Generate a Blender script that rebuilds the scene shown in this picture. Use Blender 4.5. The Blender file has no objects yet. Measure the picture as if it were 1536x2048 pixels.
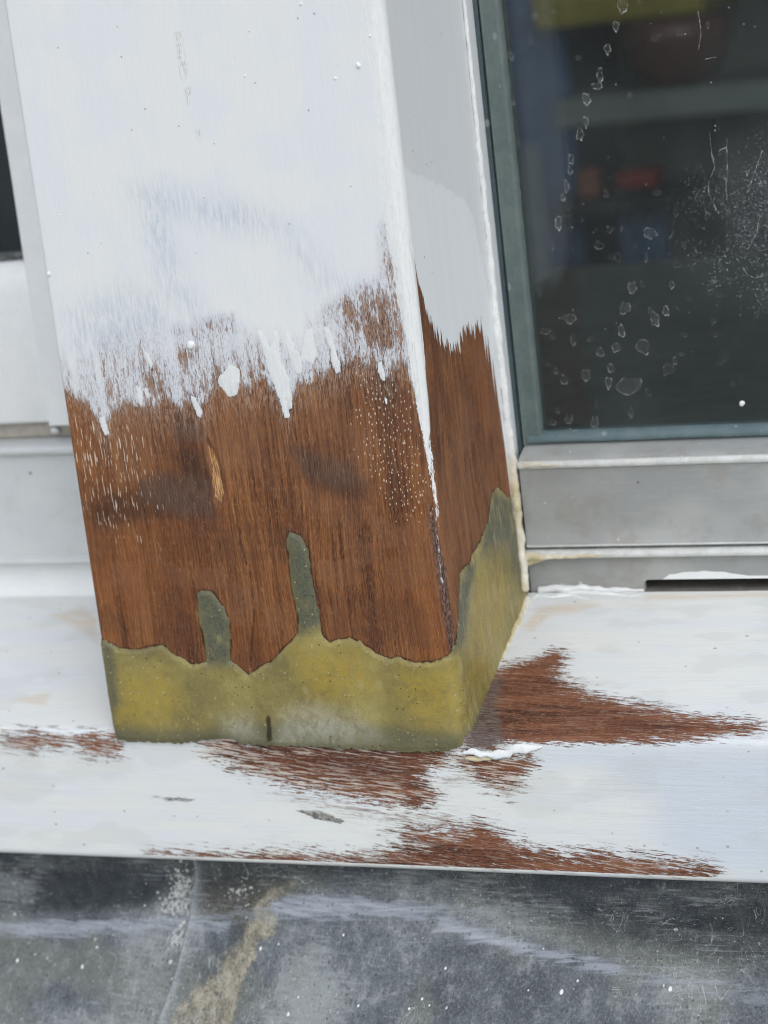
import bpy, math, random
import numpy as np
from mathutils import Matrix, Vector

# ---------------------------------------------------------------- camera, sky, sun, exposure
SC = bpy.context.scene
COL = SC.collection
MM = 0.001
cam_data = bpy.data.cameras.new('camera')
cam = bpy.data.objects.new('camera', cam_data)
COL.objects.link(cam)
cam.matrix_world = Matrix(((0.932611, 0.021221, 0.360258, 0.209829),
                           (0.342687, 0.260905, -0.902493, -0.567168),
                           (-0.113145, 0.965131, 0.236051, 0.217166),
                           (0, 0, 0, 1)))
cam_data.sensor_fit = 'VERTICAL'
cam_data.sensor_height = 36.0
cam_data.sensor_width = 27.0
cam_data.lens = 36.0 * 4368.0 / 2048.0
cam_data.clip_start = 0.01
cam_data.clip_end = 500.0
cam_data.dof.use_dof = True
cam_data.dof.focus_distance = 0.625
cam_data.dof.aperture_fstop = 12.0
SC.camera = cam

SUN_EL, SUN_AZ = math.radians(43), math.radians(149)     # azimuth clockwise from +Y (into the house)
world = bpy.data.worlds.new('World')
SC.world = world
world.use_nodes = True
wt = world.node_tree
wt.nodes.clear()
sky = wt.nodes.new('ShaderNodeTexSky')
sky.sky_type = 'NISHITA'
sky.sun_disc = False
sky.sun_elevation = SUN_EL
sky.sun_rotation = SUN_AZ
sky.air_density = 1.0
sky.dust_density = 1.0
sky.ozone_density = 1.0
hs = wt.nodes.new('ShaderNodeHueSaturation')
hs.inputs['Saturation'].default_value = 0.40            # cloud cover: nearly grey sky
bgn = wt.nodes.new('ShaderNodeBackground')
bgn.inputs['Strength'].default_value = 0.15
wo = wt.nodes.new('ShaderNodeOutputWorld')
wt.links.new(sky.outputs[0], hs.inputs['Color'])
wt.links.new(hs.outputs[0], bgn.inputs['Color'])
wt.links.new(bgn.outputs[0], wo.inputs['Surface'])

sun_data = bpy.data.lights.new('sun', 'SUN')
sun_data.energy = 0.52
sun_data.angle = math.radians(80)
sun_data.color = (1.0, 0.985, 0.97)
sun = bpy.data.objects.new('sun', sun_data)
COL.objects.link(sun)
sdir = Vector((math.sin(SUN_AZ) * math.cos(SUN_EL), math.cos(SUN_AZ) * math.cos(SUN_EL), math.sin(SUN_EL)))
sun.rotation_euler = sdir.to_track_quat('Z', 'Y').to_euler()
sun.location = (0, -2, 3)

SC.view_settings.view_transform = 'Standard'
SC.view_settings.look = 'None'
SC.view_settings.gamma = 1.0
SC.view_settings.exposure = 0.50
SC.render.engine = 'CYCLES'
SC.cycles.use_denoising = True
SC.cycles.pixel_filter_type = 'BLACKMAN_HARRIS'
SC.cycles.filter_width = 1.0
SC.cycles.max_bounces = 4
SC.cycles.diffuse_bounces = 2
SC.cycles.glossy_bounces = 2
SC.cycles.transparent_max_bounces = 10
SC.cycles.use_adaptive_sampling = True
SC.cycles.adaptive_threshold = 0.02
SC.cycles.adaptive_min_samples = 16

# ---------------------------------------------------------------- outlines of the worn, bare, filled and shade-darkened areas
# (millimetres on the surface they belong to: post = unrolled width and height, sill = length and unrolled depth,
#  lead = length and height, glass = width and height)
WOODLINE=[(-118.61,108.41),(-114.64,108.24),(-113.52,107),(-111.52,105.72),(-109.02,104.82),(-108.0,102.99),(-106.41,101.93),(-105.55,99.1),(-103.32,96.62),(-101.89,94.57),(-100.23,98.1),(-98.26,100.82),(-95.04,101.88),(-92.39,102.18),(-89.87,101.68),(-88.65,101.24),(-86.5,101.16),(-84.09,100.08),(-82.23,100.99),(-79.19,101.27),(-77.98,100.83),(-75.44,100.73),(-72.54,100.22),(-70.24,98.57),(-69.06,100.87),(-65.73,103.47),(-63.0,104.91),(-60.5,104.81),(-56.83,104.27),(-54.24,104.94),(-52.98,104.36),(-50.5,107.34),(-47.79,106.07),(-45.8,102.52),(-43.97,97.83),(-42.13,99.3),(-40.35,103.46),(-37.0,107.14),(-33.87,106.24),(-30.51,107.24),(-27.11,108.61),(-23.83,109.22),(-21.25,110.62),(-19.58,111.29),(-17.39,109.69),(-13.84,109.53),(-11.85,106.43),(-8.75,109.3),(-6.27,110.31),(-4.45,109.11),(-3.9,103.84),(-2.39,100.02)]
FULLINE=[(-115.92,128.68),(-102.32,129.46),(-89.87,134.73),(-76.7,135.45),(-68.7,134.99),(-58.15,130.74),(-47.68,126.53),(-34.72,130.16),(-28.14,133.37),(-19.85,138.56),(-11.42,145.78),(-6.43,152.42),(-1.57,153.46)]
THIN=[[(-29.16,125.53),(-26.99,130.44),(-19.06,132.84),(-9.64,135.82),(-5.86,129.95),(-6.06,115.75),(-12.05,116.04),(-20.22,123.62)],[(-75.84,125.08),(-66.6,127.54),(-55.21,129.12),(-54.36,123.96),(-67.46,121.7)],[(-8.52,151.17),(-5.68,153.75),(-4.01,135.48),(-5.89,117.17),(-8.03,124.4)],[(-74.31,119.08),(-67.78,119.5),(-68.54,116.57),(-72.08,114.51),(-74.97,116.88)],[(-85.65,109.13),(-83.0,113.52),(-81.2,105.93),(-78.53,99.79),(-80.01,97.58),(-82.94,99.96)]]
SHARDS=[[(-49.27,123.53),(-47.65,123.44),(-46.56,120.92),(-45.3,118.19),(-44.04,120.79),(-43.76,122.86),(-42.31,122.79),(-42.76,118.83),(-42.79,115.03),(-41.91,111.56),(-40.8,109.22),(-41.01,106.17),(-40.62,103.85),(-41.16,100.42),(-42.49,99.7),(-42.29,98.15),(-43.85,97.24),(-44.27,100.15),(-45.13,104.42),(-46.19,108.69),(-47.1,112.56),(-47.79,117.94)],[(-40.58,122.89),(-39.4,122.64),(-38.57,119.76),(-36.96,116.65),(-36.25,112.82),(-36.85,109.8),(-39.08,111.43),(-39.43,114.87),(-40.44,119.47)],[(-33.68,123.09),(-31.65,123.17),(-31.74,119.41),(-31.51,115.63),(-32.98,113.05),(-34.49,113.88),(-36.45,114.35),(-35.9,116.98)],[(-28.22,123.37),(-26.8,123.48),(-25.72,119.49),(-25.5,116.47),(-24.5,113.41),(-24.93,110.03),(-26.12,110.08),(-27.28,113.54),(-27.05,116.92),(-27.81,120.35)],[(-13.09,112.5),(-12.06,112.82),(-11.7,110.93),(-11.17,109.41),(-11.56,107.17),(-12.52,107.4),(-13.4,109.88)],[(-12.4,101.93),(-11.56,102.28),(-11.47,100.38),(-12.3,100.11)],[(-62.79,110.71),(-60.65,112.55),(-59.19,114.02),(-57.2,113.35),(-56.16,111.96),(-56.64,108.51),(-57.96,105.09),(-60.56,104.42),(-62.31,106.82),(-63.48,108.81)],[(-73.0,105.72),(-71.43,104.87),(-70.51,102.49),(-69.87,100.51),(-70.38,98.18),(-71.45,99.01),(-72.62,102.57)],[(-90.21,109.18),(-88.77,108.73),(-88.62,105.58),(-89.41,102.45),(-90.3,104.46)],[(-87.7,108.68),(-86.48,108.24),(-86.26,105.48),(-87.39,105.13)],[(-86.16,119.95),(-84.64,118.71),(-83.85,115.56),(-84.51,114.03),(-85.73,117.2)],[(-104.11,99.84),(-102.3,100.17),(-101.61,94.96),(-102.86,94),(-104.06,97.45)]]
BLUE=[[(-83.22,166.44),(-71.88,167.02),(-58.4,161.74),(-43.34,157.82),(-34.75,152.97),(-28.46,142.64),(-18.79,134.95),(-28.05,134.07),(-38.18,150.37),(-57.87,154.57),(-73.18,158.5),(-71.24,139.52),(-63.42,127.37),(-76.92,133.99),(-79.06,151.67)],[(-110.14,132.88),(-88.94,140.59),(-76.92,133.99),(-76.43,126.59),(-91.98,121.44),(-110.47,120.84)]]
PORES=[(-115.19,102.73),(-103.9,99.23),(-92.95,94.24),(-91.29,83.45),(-96.32,72.75),(-106.86,65.15),(-113.01,74.71),(-114.7,90.35)]
DOTS=[(-18.8,110.6),(-10.26,105.88),(-4.01,101.29),(-1.64,86.7),(-2.33,67.62),(-12.04,65.59),(-15.48,75.34),(-21.3,84.38),(-20.73,97.59)]
DARK=[[(-112.41,73.13),(-97.27,77.44),(-83.48,80.16),(-69.62,73.67),(-71.22,68.33),(-92.02,67.99),(-111.0,66.02)],[(-79.63,89.22),(-72.39,88.23),(-69.06,79.76),(-71.25,73.71),(-81.83,80.11)],[(-41.71,89.48),(-33.49,80.28),(-21.45,76.98),(-21.22,72.51),(-35.73,75.11)],[(-12.75,110.32),(-7.08,107.19),(-7.76,101.44),(-15.14,103.19)]]
GREY=[[(-94.27,80.45),(-84.78,82.5),(-70.36,79.8),(-70.29,69.08),(-80.26,68.52),(-94.4,74.26)],[(-44.17,88.82),(-34.28,86.27),(-24.47,83.74),(-21.45,76.98),(-29.38,75.69),(-39.85,79.71)],[(-79.08,98.3),(-70.95,98),(-70.22,91.94),(-79.99,92.27)]]
TAN=[[(-69.21,89.94),(-67.85,88.08),(-66.78,81.98),(-66.52,75.88),(-68.21,72.1),(-69.72,75.2),(-69.49,81.3)],[(-69.21,89.94),(-68.18,88.09),(-69.26,87.37)]]
ARRIS=[(1.0,147.74),(0.29,123.95),(-1.4,106.94),(-1.94,86.7),(-2.67,64.66),(-1.38,45.23)]
WSTRIP=[(-1.82,72.04),(-0.87,63.15),(0.82,51.2),(1.41,36.16),(0.96,25.23),(-1.31,25.53),(-1.95,36.17),(-2.82,52.75),(-3.24,67.64)]
RESIN=[(-114.54,30.44),(-108.57,27.69),(-103.53,26.89),(-98.18,28.18),(-93.87,28.51),(-90.11,25.31),(-84.62,22.44),(-79.67,22.94),(-79.52,28.52),(-80.03,36.45),(-80.03,44.34),(-78.63,45.9),(-74.55,45.4),(-71.48,40.35),(-70.17,35.63),(-70.85,28.53),(-71.87,23.77),(-68.88,21.39),(-66.28,18.7),(-64.03,20.62),(-60.47,22.54),(-57.01,23.82),(-54.62,26.97),(-51.38,29.32),(-48.04,32.45),(-47.8,37.89),(-48.38,45.64),(-48.15,53.34),(-48.3,61.76),(-46.91,63.71),(-43.73,62.44),(-41.47,57.83),(-41.56,48.65),(-40.97,40.95),(-40.5,34.76),(-40.58,31.66),(-38.46,29.48),(-31.91,30.88),(-28.14,29.33),(-24.57,26.25),(-20.1,24.25),(-16.87,25.03),(-12.4,23.2),(-6.14,23.68),(-1.34,25.22),(-0.29,25.74),(5.33,35.51),(10.75,46.05),(14.03,47.37),(19.57,46.81),(23.75,49.14),(30.52,50.31),(40.23,53.87),(47.39,61.42),(53.12,61.52),(59.62,57.42),(65.02,54.38),(64.96,47.88),(68.89,36.93),(69.3,60),(69.3,-9),(4.0,-9),(2.5,-3),(-0.58,-2.53),(-4.61,-3.85),(-15.67,-4.69),(-29.9,-4.18),(-44.36,-3.66),(-59.1,-3.61),(-72.39,-3.37),(-73.86,-1.94),(-78.83,-1.37),(-82.27,-1.76),(-91.02,-3.38),(-103.03,-3.1),(-114.28,-2.64),(-115.39,0.32),(-118.5,2),(-118.5,30.44)]
RGREY=[[(-80.3,45.92),(-73.66,45.86),(-69.23,36.41),(-71.26,22.18),(-79.62,22.14)],[(-48.31,64.04),(-43.63,63.2),(-40.09,56.28),(-40.18,34.76),(-47.82,31.67),(-48.38,45.64)],[(-115.38,1.48),(-85.24,1.12),(-51.39,4.84),(-19.5,2.94),(-0.2,0.9),(-0.89,-5.34),(-115.69,-5.98)],[(-114.25,30.11),(-111.04,28.5),(-111.3,10.58),(-114.98,3.96)],[(47.87,61.3),(66.51,53.98),(66.37,37.65),(72.87,24.1),(62.26,25.68),(55.08,44.14),(42.68,46.06),(30.21,46.49)],[(7.23,42.54),(18.64,48.31),(24.77,44.97),(14.85,37.12),(6.81,27.36),(0.4,26.42)],[(16.26,5.37),(38.32,10.5),(42.03,5.97),(18.77,-1.9),(1.22,-3.24),(0.51,1.71)]]
RYEL=[[(-111.73,18.75),(-94.25,20.47),(-90.6,10.8),(-98.7,2.55),(-112.35,4)],[(-49.86,28.54),(-29.22,27.01),(-24.42,14.6),(-44.04,11.28),(-49.49,19.12)],[(-17.36,20.86),(0.65,22.48),(-0.46,5.55),(-11.54,3.84),(-18.47,11.54)],[(23.81,42.14),(47.77,38.19),(54.88,27.94),(35.15,16.4),(8.05,9.88),(8.0,23.88)]]
RWHITE=[[(-56.82,7.16),(-44.29,9.38),(-31.95,5.11),(-26.14,0.47),(-37.62,-1.62),(-58.89,-2)],[(-76.3,4.5),(-67.7,6.22),(-66.93,-0.2),(-75.31,-0.34)]]
CRACKS=[[(-69.41,91.91),(-67.75,84.29),(-67.99,73.63)],[(-61.39,53.51),(-61.94,37.95),(-65.57,21.41)],[(-80.78,48.28),(-80.0,41.19),(-79.86,28.52)],[(-42.75,102.86),(-41.97,96.92),(-41.2,90.95)],[(-30.46,106.02),(-29.36,100.12)],[(-63.45,73.52),(-63.24,61.25),(-62.37,53.52)]]
RNOTCH=[[(-62.09,5.98),(-60.77,5.99),(-61.16,-1.71),(-63.03,-2.07)]]
SIDEWOOD=[(0.37,146.14),(1.49,143.17),(3.2,133.05),(5.91,128.32),(10.08,122.56),(13.58,117.13),(18.48,112.97),(25.8,111.55),(31.51,110.43),(36.83,112.1),(44.14,113.74),(50.35,113.2),(54.68,109.77),(58.2,105.22),(60.05,98.61),(61.42,90.46),(62.81,82.24),(63.7,72.46),(64.59,62.59),(65.5,52.62),(65.93,44.34),(62.0,10),(60.0,-8),(-2.0,-8),(-3.0,-8),(-3.0,82),(0.3,92),(1.0,101.18),(1.0,115.47),(1.2,135.2)]
SIDENEW=[(-1.35,167.09),(7.74,163.25),(21.85,160.4),(33.98,156.44),(50.78,150.59),(56.3,145.34),(58.56,137.45),(66.03,114.66),(61.46,93.61),(-4.46,107.5)]
SILLWOOD=[([(0.64,30.01),(5.23,33.84),(11.13,35.65),(17.81,40.79),(20.31,38.25),(19.44,32.69),(23.73,25.77),(31.99,20.02),(45.08,15.45),(57.74,11.45),(68.34,9.35),(84.63,6.06),(77.79,4.55),(62.54,1.68),(49.84,0.24),(39.18,-3.39),(27.19,-3.93),(16.65,-3.52),(10.66,-2.39),(1.24,-4.12),(0.81,-1.01)],1),([(-83.41,-4.11),(-59.36,-2.38),(-36.51,-2.62),(-15.81,-2.87),(-5.08,-5.03),(-10.23,-9.06),(-16.03,-11.56),(-14.91,-15.5),(-12.67,-19.41),(-17.97,-21.31),(-30.54,-19.42),(-46.5,-17.11),(-64.15,-13.17),(-75.41,-9.67),(-81.72,-6.53)],1),([(-1.53,-8.09),(4.17,-5.62),(10.3,-5.81),(18.58,-6.88),(15.81,-11.6),(11.06,-16.09),(3.4,-12.68)],0.8),([(-109.7,-43.04),(-86.9,-42.15),(-54.58,-41.06),(-34.77,-40.61),(-26.35,-38.01),(-16.44,-35.54),(-22.38,-31.72),(-14.34,-31.12),(-7.37,-32.48),(1.69,-28.5),(7.5,-32.27),(14.84,-35.97),(25.42,-37.31),(41.98,-37.61),(56.71,-38.58),(69.75,-39.6),(56.39,-42.32),(29.45,-42.83),(6.37,-43),(-17.28,-42.84),(-41.59,-42.85),(-75.04,-43.03),(-109.78,-43.55)],1),([(-155.34,-3.73),(-149.54,-1.94),(-140.51,-2.13),(-132.63,-3.34),(-135.61,-5.07),(-146.6,-5.95),(-153.74,-5.06)],0.5),([(-130.06,-3.96),(-124.32,-1.53),(-114.75,-2.36),(-114.75,-5.68),(-121.74,-7.48),(-126.92,-6.58)],0.6),([(-30.27,-30.37),(-15.78,-29.89),(1.95,-26.12),(5.5,-29.17),(1.08,-34.1),(-16.35,-34.73)],-0.4)]
SILLTHIN=[[(-71.15,-15.29),(-38.62,-19.32),(-6.94,-21.63),(8.17,-25.92),(1.25,-32.5),(-23.99,-31.77),(-49.31,-26.11),(-68.46,-20.13)],[(-81.37,-4.07),(-86.72,-5.81),(-74.3,-13.73),(-67.78,-15.21)],[(-11.26,-4.36),(1.07,-5.69),(3.15,-15.04),(-9.92,-20.13)]]
SILLDIRT=[[(-106.37,-21.5),(-98.55,-21.62),(-90.84,-22.07),(-91.85,-23.1),(-99.62,-22.98)],[(-57.4,-24.73),(-49.14,-24.81),(-41.28,-27.49),(-43.09,-28.85),(-51.14,-27.48)]]
SILLCREAM=[[(3.94,54.63),(7.0,65.4),(17.84,68.01),(26.27,66.57),(19.09,62.58),(11.27,61.29),(7.67,52.76)],[(-167.74,62.6),(-156.11,66.94),(-147.97,59.54),(-141.59,45.23),(-152.06,53.77)],[(-160.2,15.02),(-147.36,19.2),(-146.1,12.61)],[(39.62,71.84),(78.09,72.4),(78.42,70.27),(40.17,69.12)],[(-74.75,-41.01),(-67.6,-38.25),(-59.27,-38.76),(-57.97,-41.52)]]
SILLGLUE=[[(-0.63,-4.16),(0.94,5.55),(1.45,15.17),(1.76,30.02),(4.48,27.54),(5.35,15.24),(9.41,5.74),(12.5,-2.36),(6.68,-3.71)]]
SILLNEW_SHADE=[(22.53,-5.25),(40.24,-7.96),(54.04,-18.33),(57.13,-33.61),(81.09,-41.89),(95.31,-41.28),(97.97,-2.26),(55.42,-2.33)]
DASH=[(-161.14,1.91),(-121.34,3.82),(-119.57,0.18),(-160.44,-1.44)]
SMEAR=[(-1.2,-5.11),(2.72,-4.72),(7.99,-5.86),(13.51,-4.35),(18.17,-3.49),(23.54,-2.77)]
RIDGES=[[(3.34,68.17),(4.61,71.74),(9.03,70.58),(15.37,71.61),(22.42,69.33)],[(8.63,72.25),(18.27,73.22),(28.32,71.99),(34.97,71.08),(38.66,71.85)]]
BEND=[(-191.1,-74.7),(-175.4,-73.5),(-137.3,-71.6),(-102.2,-67.2),(-73.4,-62.3),(-47.5,-59.4),(-22.7,-59.4),(-7.0,-64.1),(16.2,-71.2),(46.6,-77.1),(81.5,-81.9),(93.7,-82.7)]
SEAM=[(-100.34,-51.12),(-102.98,-62.27),(-103.66,-67.14),(-104.64,-70.9),(-104.47,-75.7),(-105.49,-84.32),(-106.96,-92.32)]
LPATINA_SHADE=[[(-181.06,-52.58),(-108.4,-51.43),(-112.13,-58.53),(-121.04,-65.64),(-147.26,-68.14),(-183.81,-72.03)],[(16.87,-55.32),(89.47,-52.04),(88.5,-66.23),(46.9,-65.21),(24.1,-61.5)]]
LWHITE=[[(-75.68,-59.91),(-63.38,-57.25),(-47.91,-57.33),(-26.27,-58.19),(-18.22,-60.18),(-22.46,-63.19),(-37.38,-62.51),(-57.47,-64.5),(-74.22,-65.27)],[(-181.73,-73.43),(-147.22,-70.92),(-113.56,-68.2),(-102.52,-67.49),(-96.85,-68),(-118.5,-72.15),(-146.44,-75.28),(-180.94,-77.14)],[(-18.06,-62.15),(-5.62,-65.1),(12.92,-70.72),(38.88,-75.9),(37.53,-77.74),(16.19,-73.93),(-5.07,-69.36),(-17.73,-64.62)],[(-103.38,-67.95),(-93.38,-66.4),(-87.7,-67),(-89.84,-69.66),(-100.18,-69.93)]]
LCRUMB=[[(-108.65,-53.17),(-101.48,-52.89),(-103.5,-66.85),(-119.06,-69.27),(-113.35,-61.12)],[(-91.43,-57.54),(-84.22,-56.05),(-83.64,-59.6),(-89.87,-59.92)],[(-112.82,-72.13),(-107.72,-69.86),(-103.04,-73.23),(-105.51,-76.93),(-110.96,-75.02)]]
LSTAIN=[(-74.57,-55.91),(-63.04,-52.91),(-72.11,-58.93),(-72.32,-65.76),(-68.49,-66.7),(-76.91,-72.02),(-79.59,-80.1),(-79.7,-89.73),(-83.8,-93.63),(-105.48,-95.91),(-99.8,-86.56),(-91.33,-79.04),(-84.56,-71.57),(-82.48,-65.3)]
LBROWN=[(-99.55,-51.93),(-64.58,-51.33),(-74.78,-59.1),(-81.63,-68.96),(-91.35,-67.28),(-100.71,-66.93)]
LSPECK=[((21.23,-81.19),5),((53.07,-81.08),5),((25.56,-78.89),3),((-76.02,-72.38),4),((-141.0,-82.37),4),((-170.17,-70.22),3),((-165.91,-82.23),4),((-137.24,-77.43),3),((51.08,-80.27),2.5),((-13.62,-73.94),3),((-19.05,-80.31),3),((-22.47,-82.33),3),((-47.99,-67.1),3),((-69.96,-70.87),2.5),((-16.56,-81.74),2.5),((-61.45,-85.5),4),((11.47,-80.33),2),((-59.23,-81.64),2.5),((14.45,-71.01),2),((-38.68,-82.15),3)]
MARKS=[(45.33,201.07,1.66,2.17,1),(42.83,195.48,1.06,1.74,0.8),(39.62,189.03,1.07,1.76,0.7),(36.62,181.62,1.08,2.36,0.8),(35.55,178.45,1.54,1.18,1),(31.78,174.9,1.4,1.93,0.9),(30.99,168.22,0.86,1.94,0.8),(28.77,164.64,1.25,1.95,0.9),(25.23,157.35,0.94,1.96,0.7),(24.59,154.05,0.79,1.51,0.6),(23.02,149.28,0.79,2.28,0.7),(21.57,145.86,0.79,1.37,0.8),(19.38,138.15,1.19,2.31,1),(30.47,187.39,0.93,0.88,0.4),(18.31,200.89,0.93,1.17,0.6),(24.05,201.78,0.62,0.58,0.5),(13.62,202.84,0.63,0.88,0.4),(9.41,189.84,1.11,1.34,0.6),(7.81,182.17,1.11,1.35,0.6),(8.77,176.03,0.64,0.9,0.5),(16.0,193.69,0.63,1.18,0.4),(47.82,133.14,2.01,1.82,0.8),(31.55,130.38,1.57,1.38,0.35),(16.63,131.51,1.12,1.7,0.35),(40.75,116.8,1.41,2.01,0.9),(37.98,110.58,1.89,1.86,0.8),(47.11,106.65,1.56,2.33,0.8),(50.75,108.94,1.09,1.7,0.8),(53.28,116.84,0.93,1.23,0.6),(36.24,103.48,1.11,2.19,0.8),(34.02,98.39,1.43,1.57,0.7),(28.94,97.06,1.28,1.58,0.5),(20.17,108.26,1.93,1.73,0.7),(12.03,104.73,1.62,1.27,0.5),(20.64,101.43,0.97,2.05,0.4),(42.6,98.29,2.36,2.19,0.6),(31.84,92.01,1.28,1.58,0.7),(23.61,90.16,1.45,2.07,0.6),(30.62,87.46,1.12,2.06,0.7),(16.34,88.88,1.3,1.6,0.5),(37.07,86.07,3.97,2.85,0.7),(50.01,90.86,1.88,1.88,0.35),(16.75,76.31,1.3,1.61,0.6),(25.09,74.87,1.29,2.09,0.7),(36.96,77.63,0.96,1.75,0.4),(11.24,75.38,1.48,0.97,0.5),(3.75,74.84,1.82,1.95,0.4),(56.77,198.16,0.37,0.36,0.5),(45.29,174.9,0.76,0.74,0.5),(50.7,201.54,0.75,0.58,0.5),(70.45,193.02,0.44,1.15,0.5),(54.34,190.98,1.35,1.16,0.25),(61.96,191.69,0.9,1.44,0.25),(8.86,164.46,0.8,1.36,0.25),(14.14,176.92,0.79,0.75,0.25),(2.94,152.64,0.64,0.77,0.3),(-4.54,80.04,0.83,1.46,0.4),(3.01,83.81,0.82,1.13,0.4),(-1.58,81.23,0.83,1.13,0.5)]
DRIPS=[[(68.43,161.79),(68.5,158.82),(68.66,155.1),(68.97,153.29),(69.27,151.33),(68.04,149.19),(66.96,147.03),(66.72,144.06),(67.7,140.98),(69.39,137.41)],[(73.66,159.44),(73.17,156.96),(73.04,153.27),(72.9,149.56),(72.23,146.64),(72.13,141.41)],[(68.99,153.59),(70.43,154.66),(71.17,156.38),(73.02,156.97)],[(67.81,197.32),(68.14,193.97),(68.15,190.35),(67.06,186.11)],[(73.52,123.99),(75.29,121.31),(76.6,118.49),(78.79,117.45),(81.87,118.17),(82.88,119.62)],[(68.93,183.31),(72.09,183.59)],[(83.81,155.36),(82.01,151.08),(80.61,148.23),(78.44,143.19)],[(81.68,136.24),(80.04,130.36),(77.16,126.03)]]
GDUST=[(62.15,157.11),(70.83,151.96),(86.07,163.98),(94.83,154.48),(91.39,103.97),(76.34,104.77),(61.54,111.74),(54.85,124.42),(57.64,139.45)]
KEYS={'gdot':(71.97,79.1),'frame_l':[2.33,1.87],'slot':38.94,'nail':(-70.56,120.37),'nibs':[(-8.74,194.87),(-4.44,202.37),(-15.89,192.02),(-42.74,195.17),(-23.43,212.83),(-113.67,143.86),(-107.1,160.89)]}
CAMROW={'C':[209.829,-567.168,217.166],'r':[0.932611,0.342687,-0.113145],'u':[0.021221,0.260905,0.965131],'w':[-0.360258,0.902493,-0.236051]}
W, D, HB, ZF, RC, RL = 115.0, 71.0, 22.5, -43.4, 3.5, 1.2
TH = math.atan(HB / (D - 1))
rng = np.random.default_rng(7)

# ---------------------------------------------------------------- helpers: fields
def sdf(px, py, poly):
    """signed distance to a polygon, positive inside (mm)"""
    px = np.asarray(px, float); py = np.asarray(py, float)
    out = np.full(px.shape, -60.0)
    P = np.array(poly, float)
    x0, y0 = P.min(0) - 14; x1, y1 = P.max(0) + 14
    m = (px > x0) & (px < x1) & (py > y0) & (py < y1)
    if not m.any(): return out
    X = px[m]; Y = py[m]
    d2 = np.full(X.shape, 1e9); ins = np.zeros(X.shape, bool)
    n = len(P)
    for i in range(n):
        a = P[i]; b = P[(i + 1) % n]
        e = b - a; L = max(e @ e, 1e-9)
        t = np.clip(((X - a[0]) * e[0] + (Y - a[1]) * e[1]) / L, 0, 1)
        d2 = np.minimum(d2, (X - a[0] - t * e[0]) ** 2 + (Y - a[1] - t * e[1]) ** 2)
        if a[1] != b[1]:
            c = ((a[1] > Y) != (b[1] > Y)) & (X < (b[0] - a[0]) * (Y - a[1]) / (b[1] - a[1]) + a[0])
            ins ^= c
    d = np.sqrt(d2)
    out[m] = np.where(ins, d, -d)
    return out

def sst(x, a, b):
    t = np.clip((x - a) / (b - a), 0, 1)
    return t * t * (3 - 2 * t)

def region(px, py, polys, soft):
    w = np.zeros(np.shape(px))
    for p in polys: w = np.maximum(w, sst(sdf(px, py, p), -soft, soft))
    return w

def vnoise(x, y, seed=0):
    """smooth value noise in numpy, 0..1"""
    xi = np.floor(x).astype(np.int64); yi = np.floor(y).astype(np.int64)
    fx = x - xi; fy = y - yi
    fx = fx * fx * (3 - 2 * fx); fy = fy * fy * (3 - 2 * fy)
    def h(a, b):
        n = (a * 374761393 + b * 668265263 + seed * 974634777) & 0xffffffff
        n = ((n ^ (n >> 13)) * 1274126177) & 0xffffffff
        return ((n ^ (n >> 16)) & 0xffff) / 65535.0
    return (h(xi, yi) * (1 - fx) + h(xi + 1, yi) * fx) * (1 - fy) + (h(xi, yi + 1) * (1 - fx) + h(xi + 1, yi + 1) * fx) * fy

def fbm(x, y, seed=0, o=3):
    s = 0; a = .5; t = 0
    for i in range(o):
        s = s + a * vnoise(x * 2 ** i, y * 2 ** i, seed + i); t += a; a *= .5
    return s / t

# ---------------------------------------------------------------- helpers: meshes
def link(ob, parent=None):
    COL.objects.link(ob)
    if parent is not None: ob.parent = parent
    return ob

def mesh_obj(name, verts_mm, faces, mat, parent=None, smooth=True, attrs=None, vecs=None):
    v = np.asarray(verts_mm, np.float32) * MM
    me = bpy.data.meshes.new(name)
    if isinstance(faces, np.ndarray):
        nv = faces.shape[1]; nf = len(faces)
        me.vertices.add(len(v)); me.vertices.foreach_set('co', v.ravel())
        me.loops.add(nf * nv); me.loops.foreach_set('vertex_index', faces.astype(np.int32).ravel())
        me.polygons.add(nf)
        me.polygons.foreach_set('loop_start', np.arange(0, nf * nv, nv, dtype=np.int32))
        me.polygons.foreach_set('loop_total', np.full(nf, nv, np.int32))
        me.update(calc_edges=True)
    else:
        me.from_pydata([tuple(map(float, p)) for p in v], [], faces)
        me.update()
    me.polygons.foreach_set('use_smooth', np.full(len(me.polygons), bool(smooth)))
    for k, a in (attrs or {}).items():
        at = me.attributes.new(k, 'FLOAT', 'POINT'); at.data.foreach_set('value', np.asarray(a, np.float32).ravel())
    for k, a in (vecs or {}).items():
        at = me.attributes.new(k, 'FLOAT_VECTOR', 'POINT'); at.data.foreach_set('vector', np.asarray(a, np.float32).ravel())
    me.materials.append(mat)
    me.validate()
    return link(bpy.data.objects.new(name, me), parent)

def grid_faces(nu, nv, off=0, flip=False):
    i = np.arange(nu - 1)[:, None] * nv + np.arange(nv - 1)[None, :]
    i = i.ravel() + off
    f = np.stack([i, i + nv, i + nv + 1, i + 1], 1)
    return f[:, ::-1].copy() if flip else f

def thing(name, label, cat, loc=(0, 0, 0), group=None):
    e = bpy.data.objects.new(name, None)
    e.empty_display_size = .01
    link(e)
    e['label'] = label; e['category'] = cat; e['kind'] = 'thing'
    if group: e['group'] = group
    return e

def tag(o, label, cat, group=None):
    o['label'] = label; o['category'] = cat; o['kind'] = 'thing'
    if group: o['group'] = group
    return o

def structure(o):
    o['kind'] = 'structure'; return o

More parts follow.
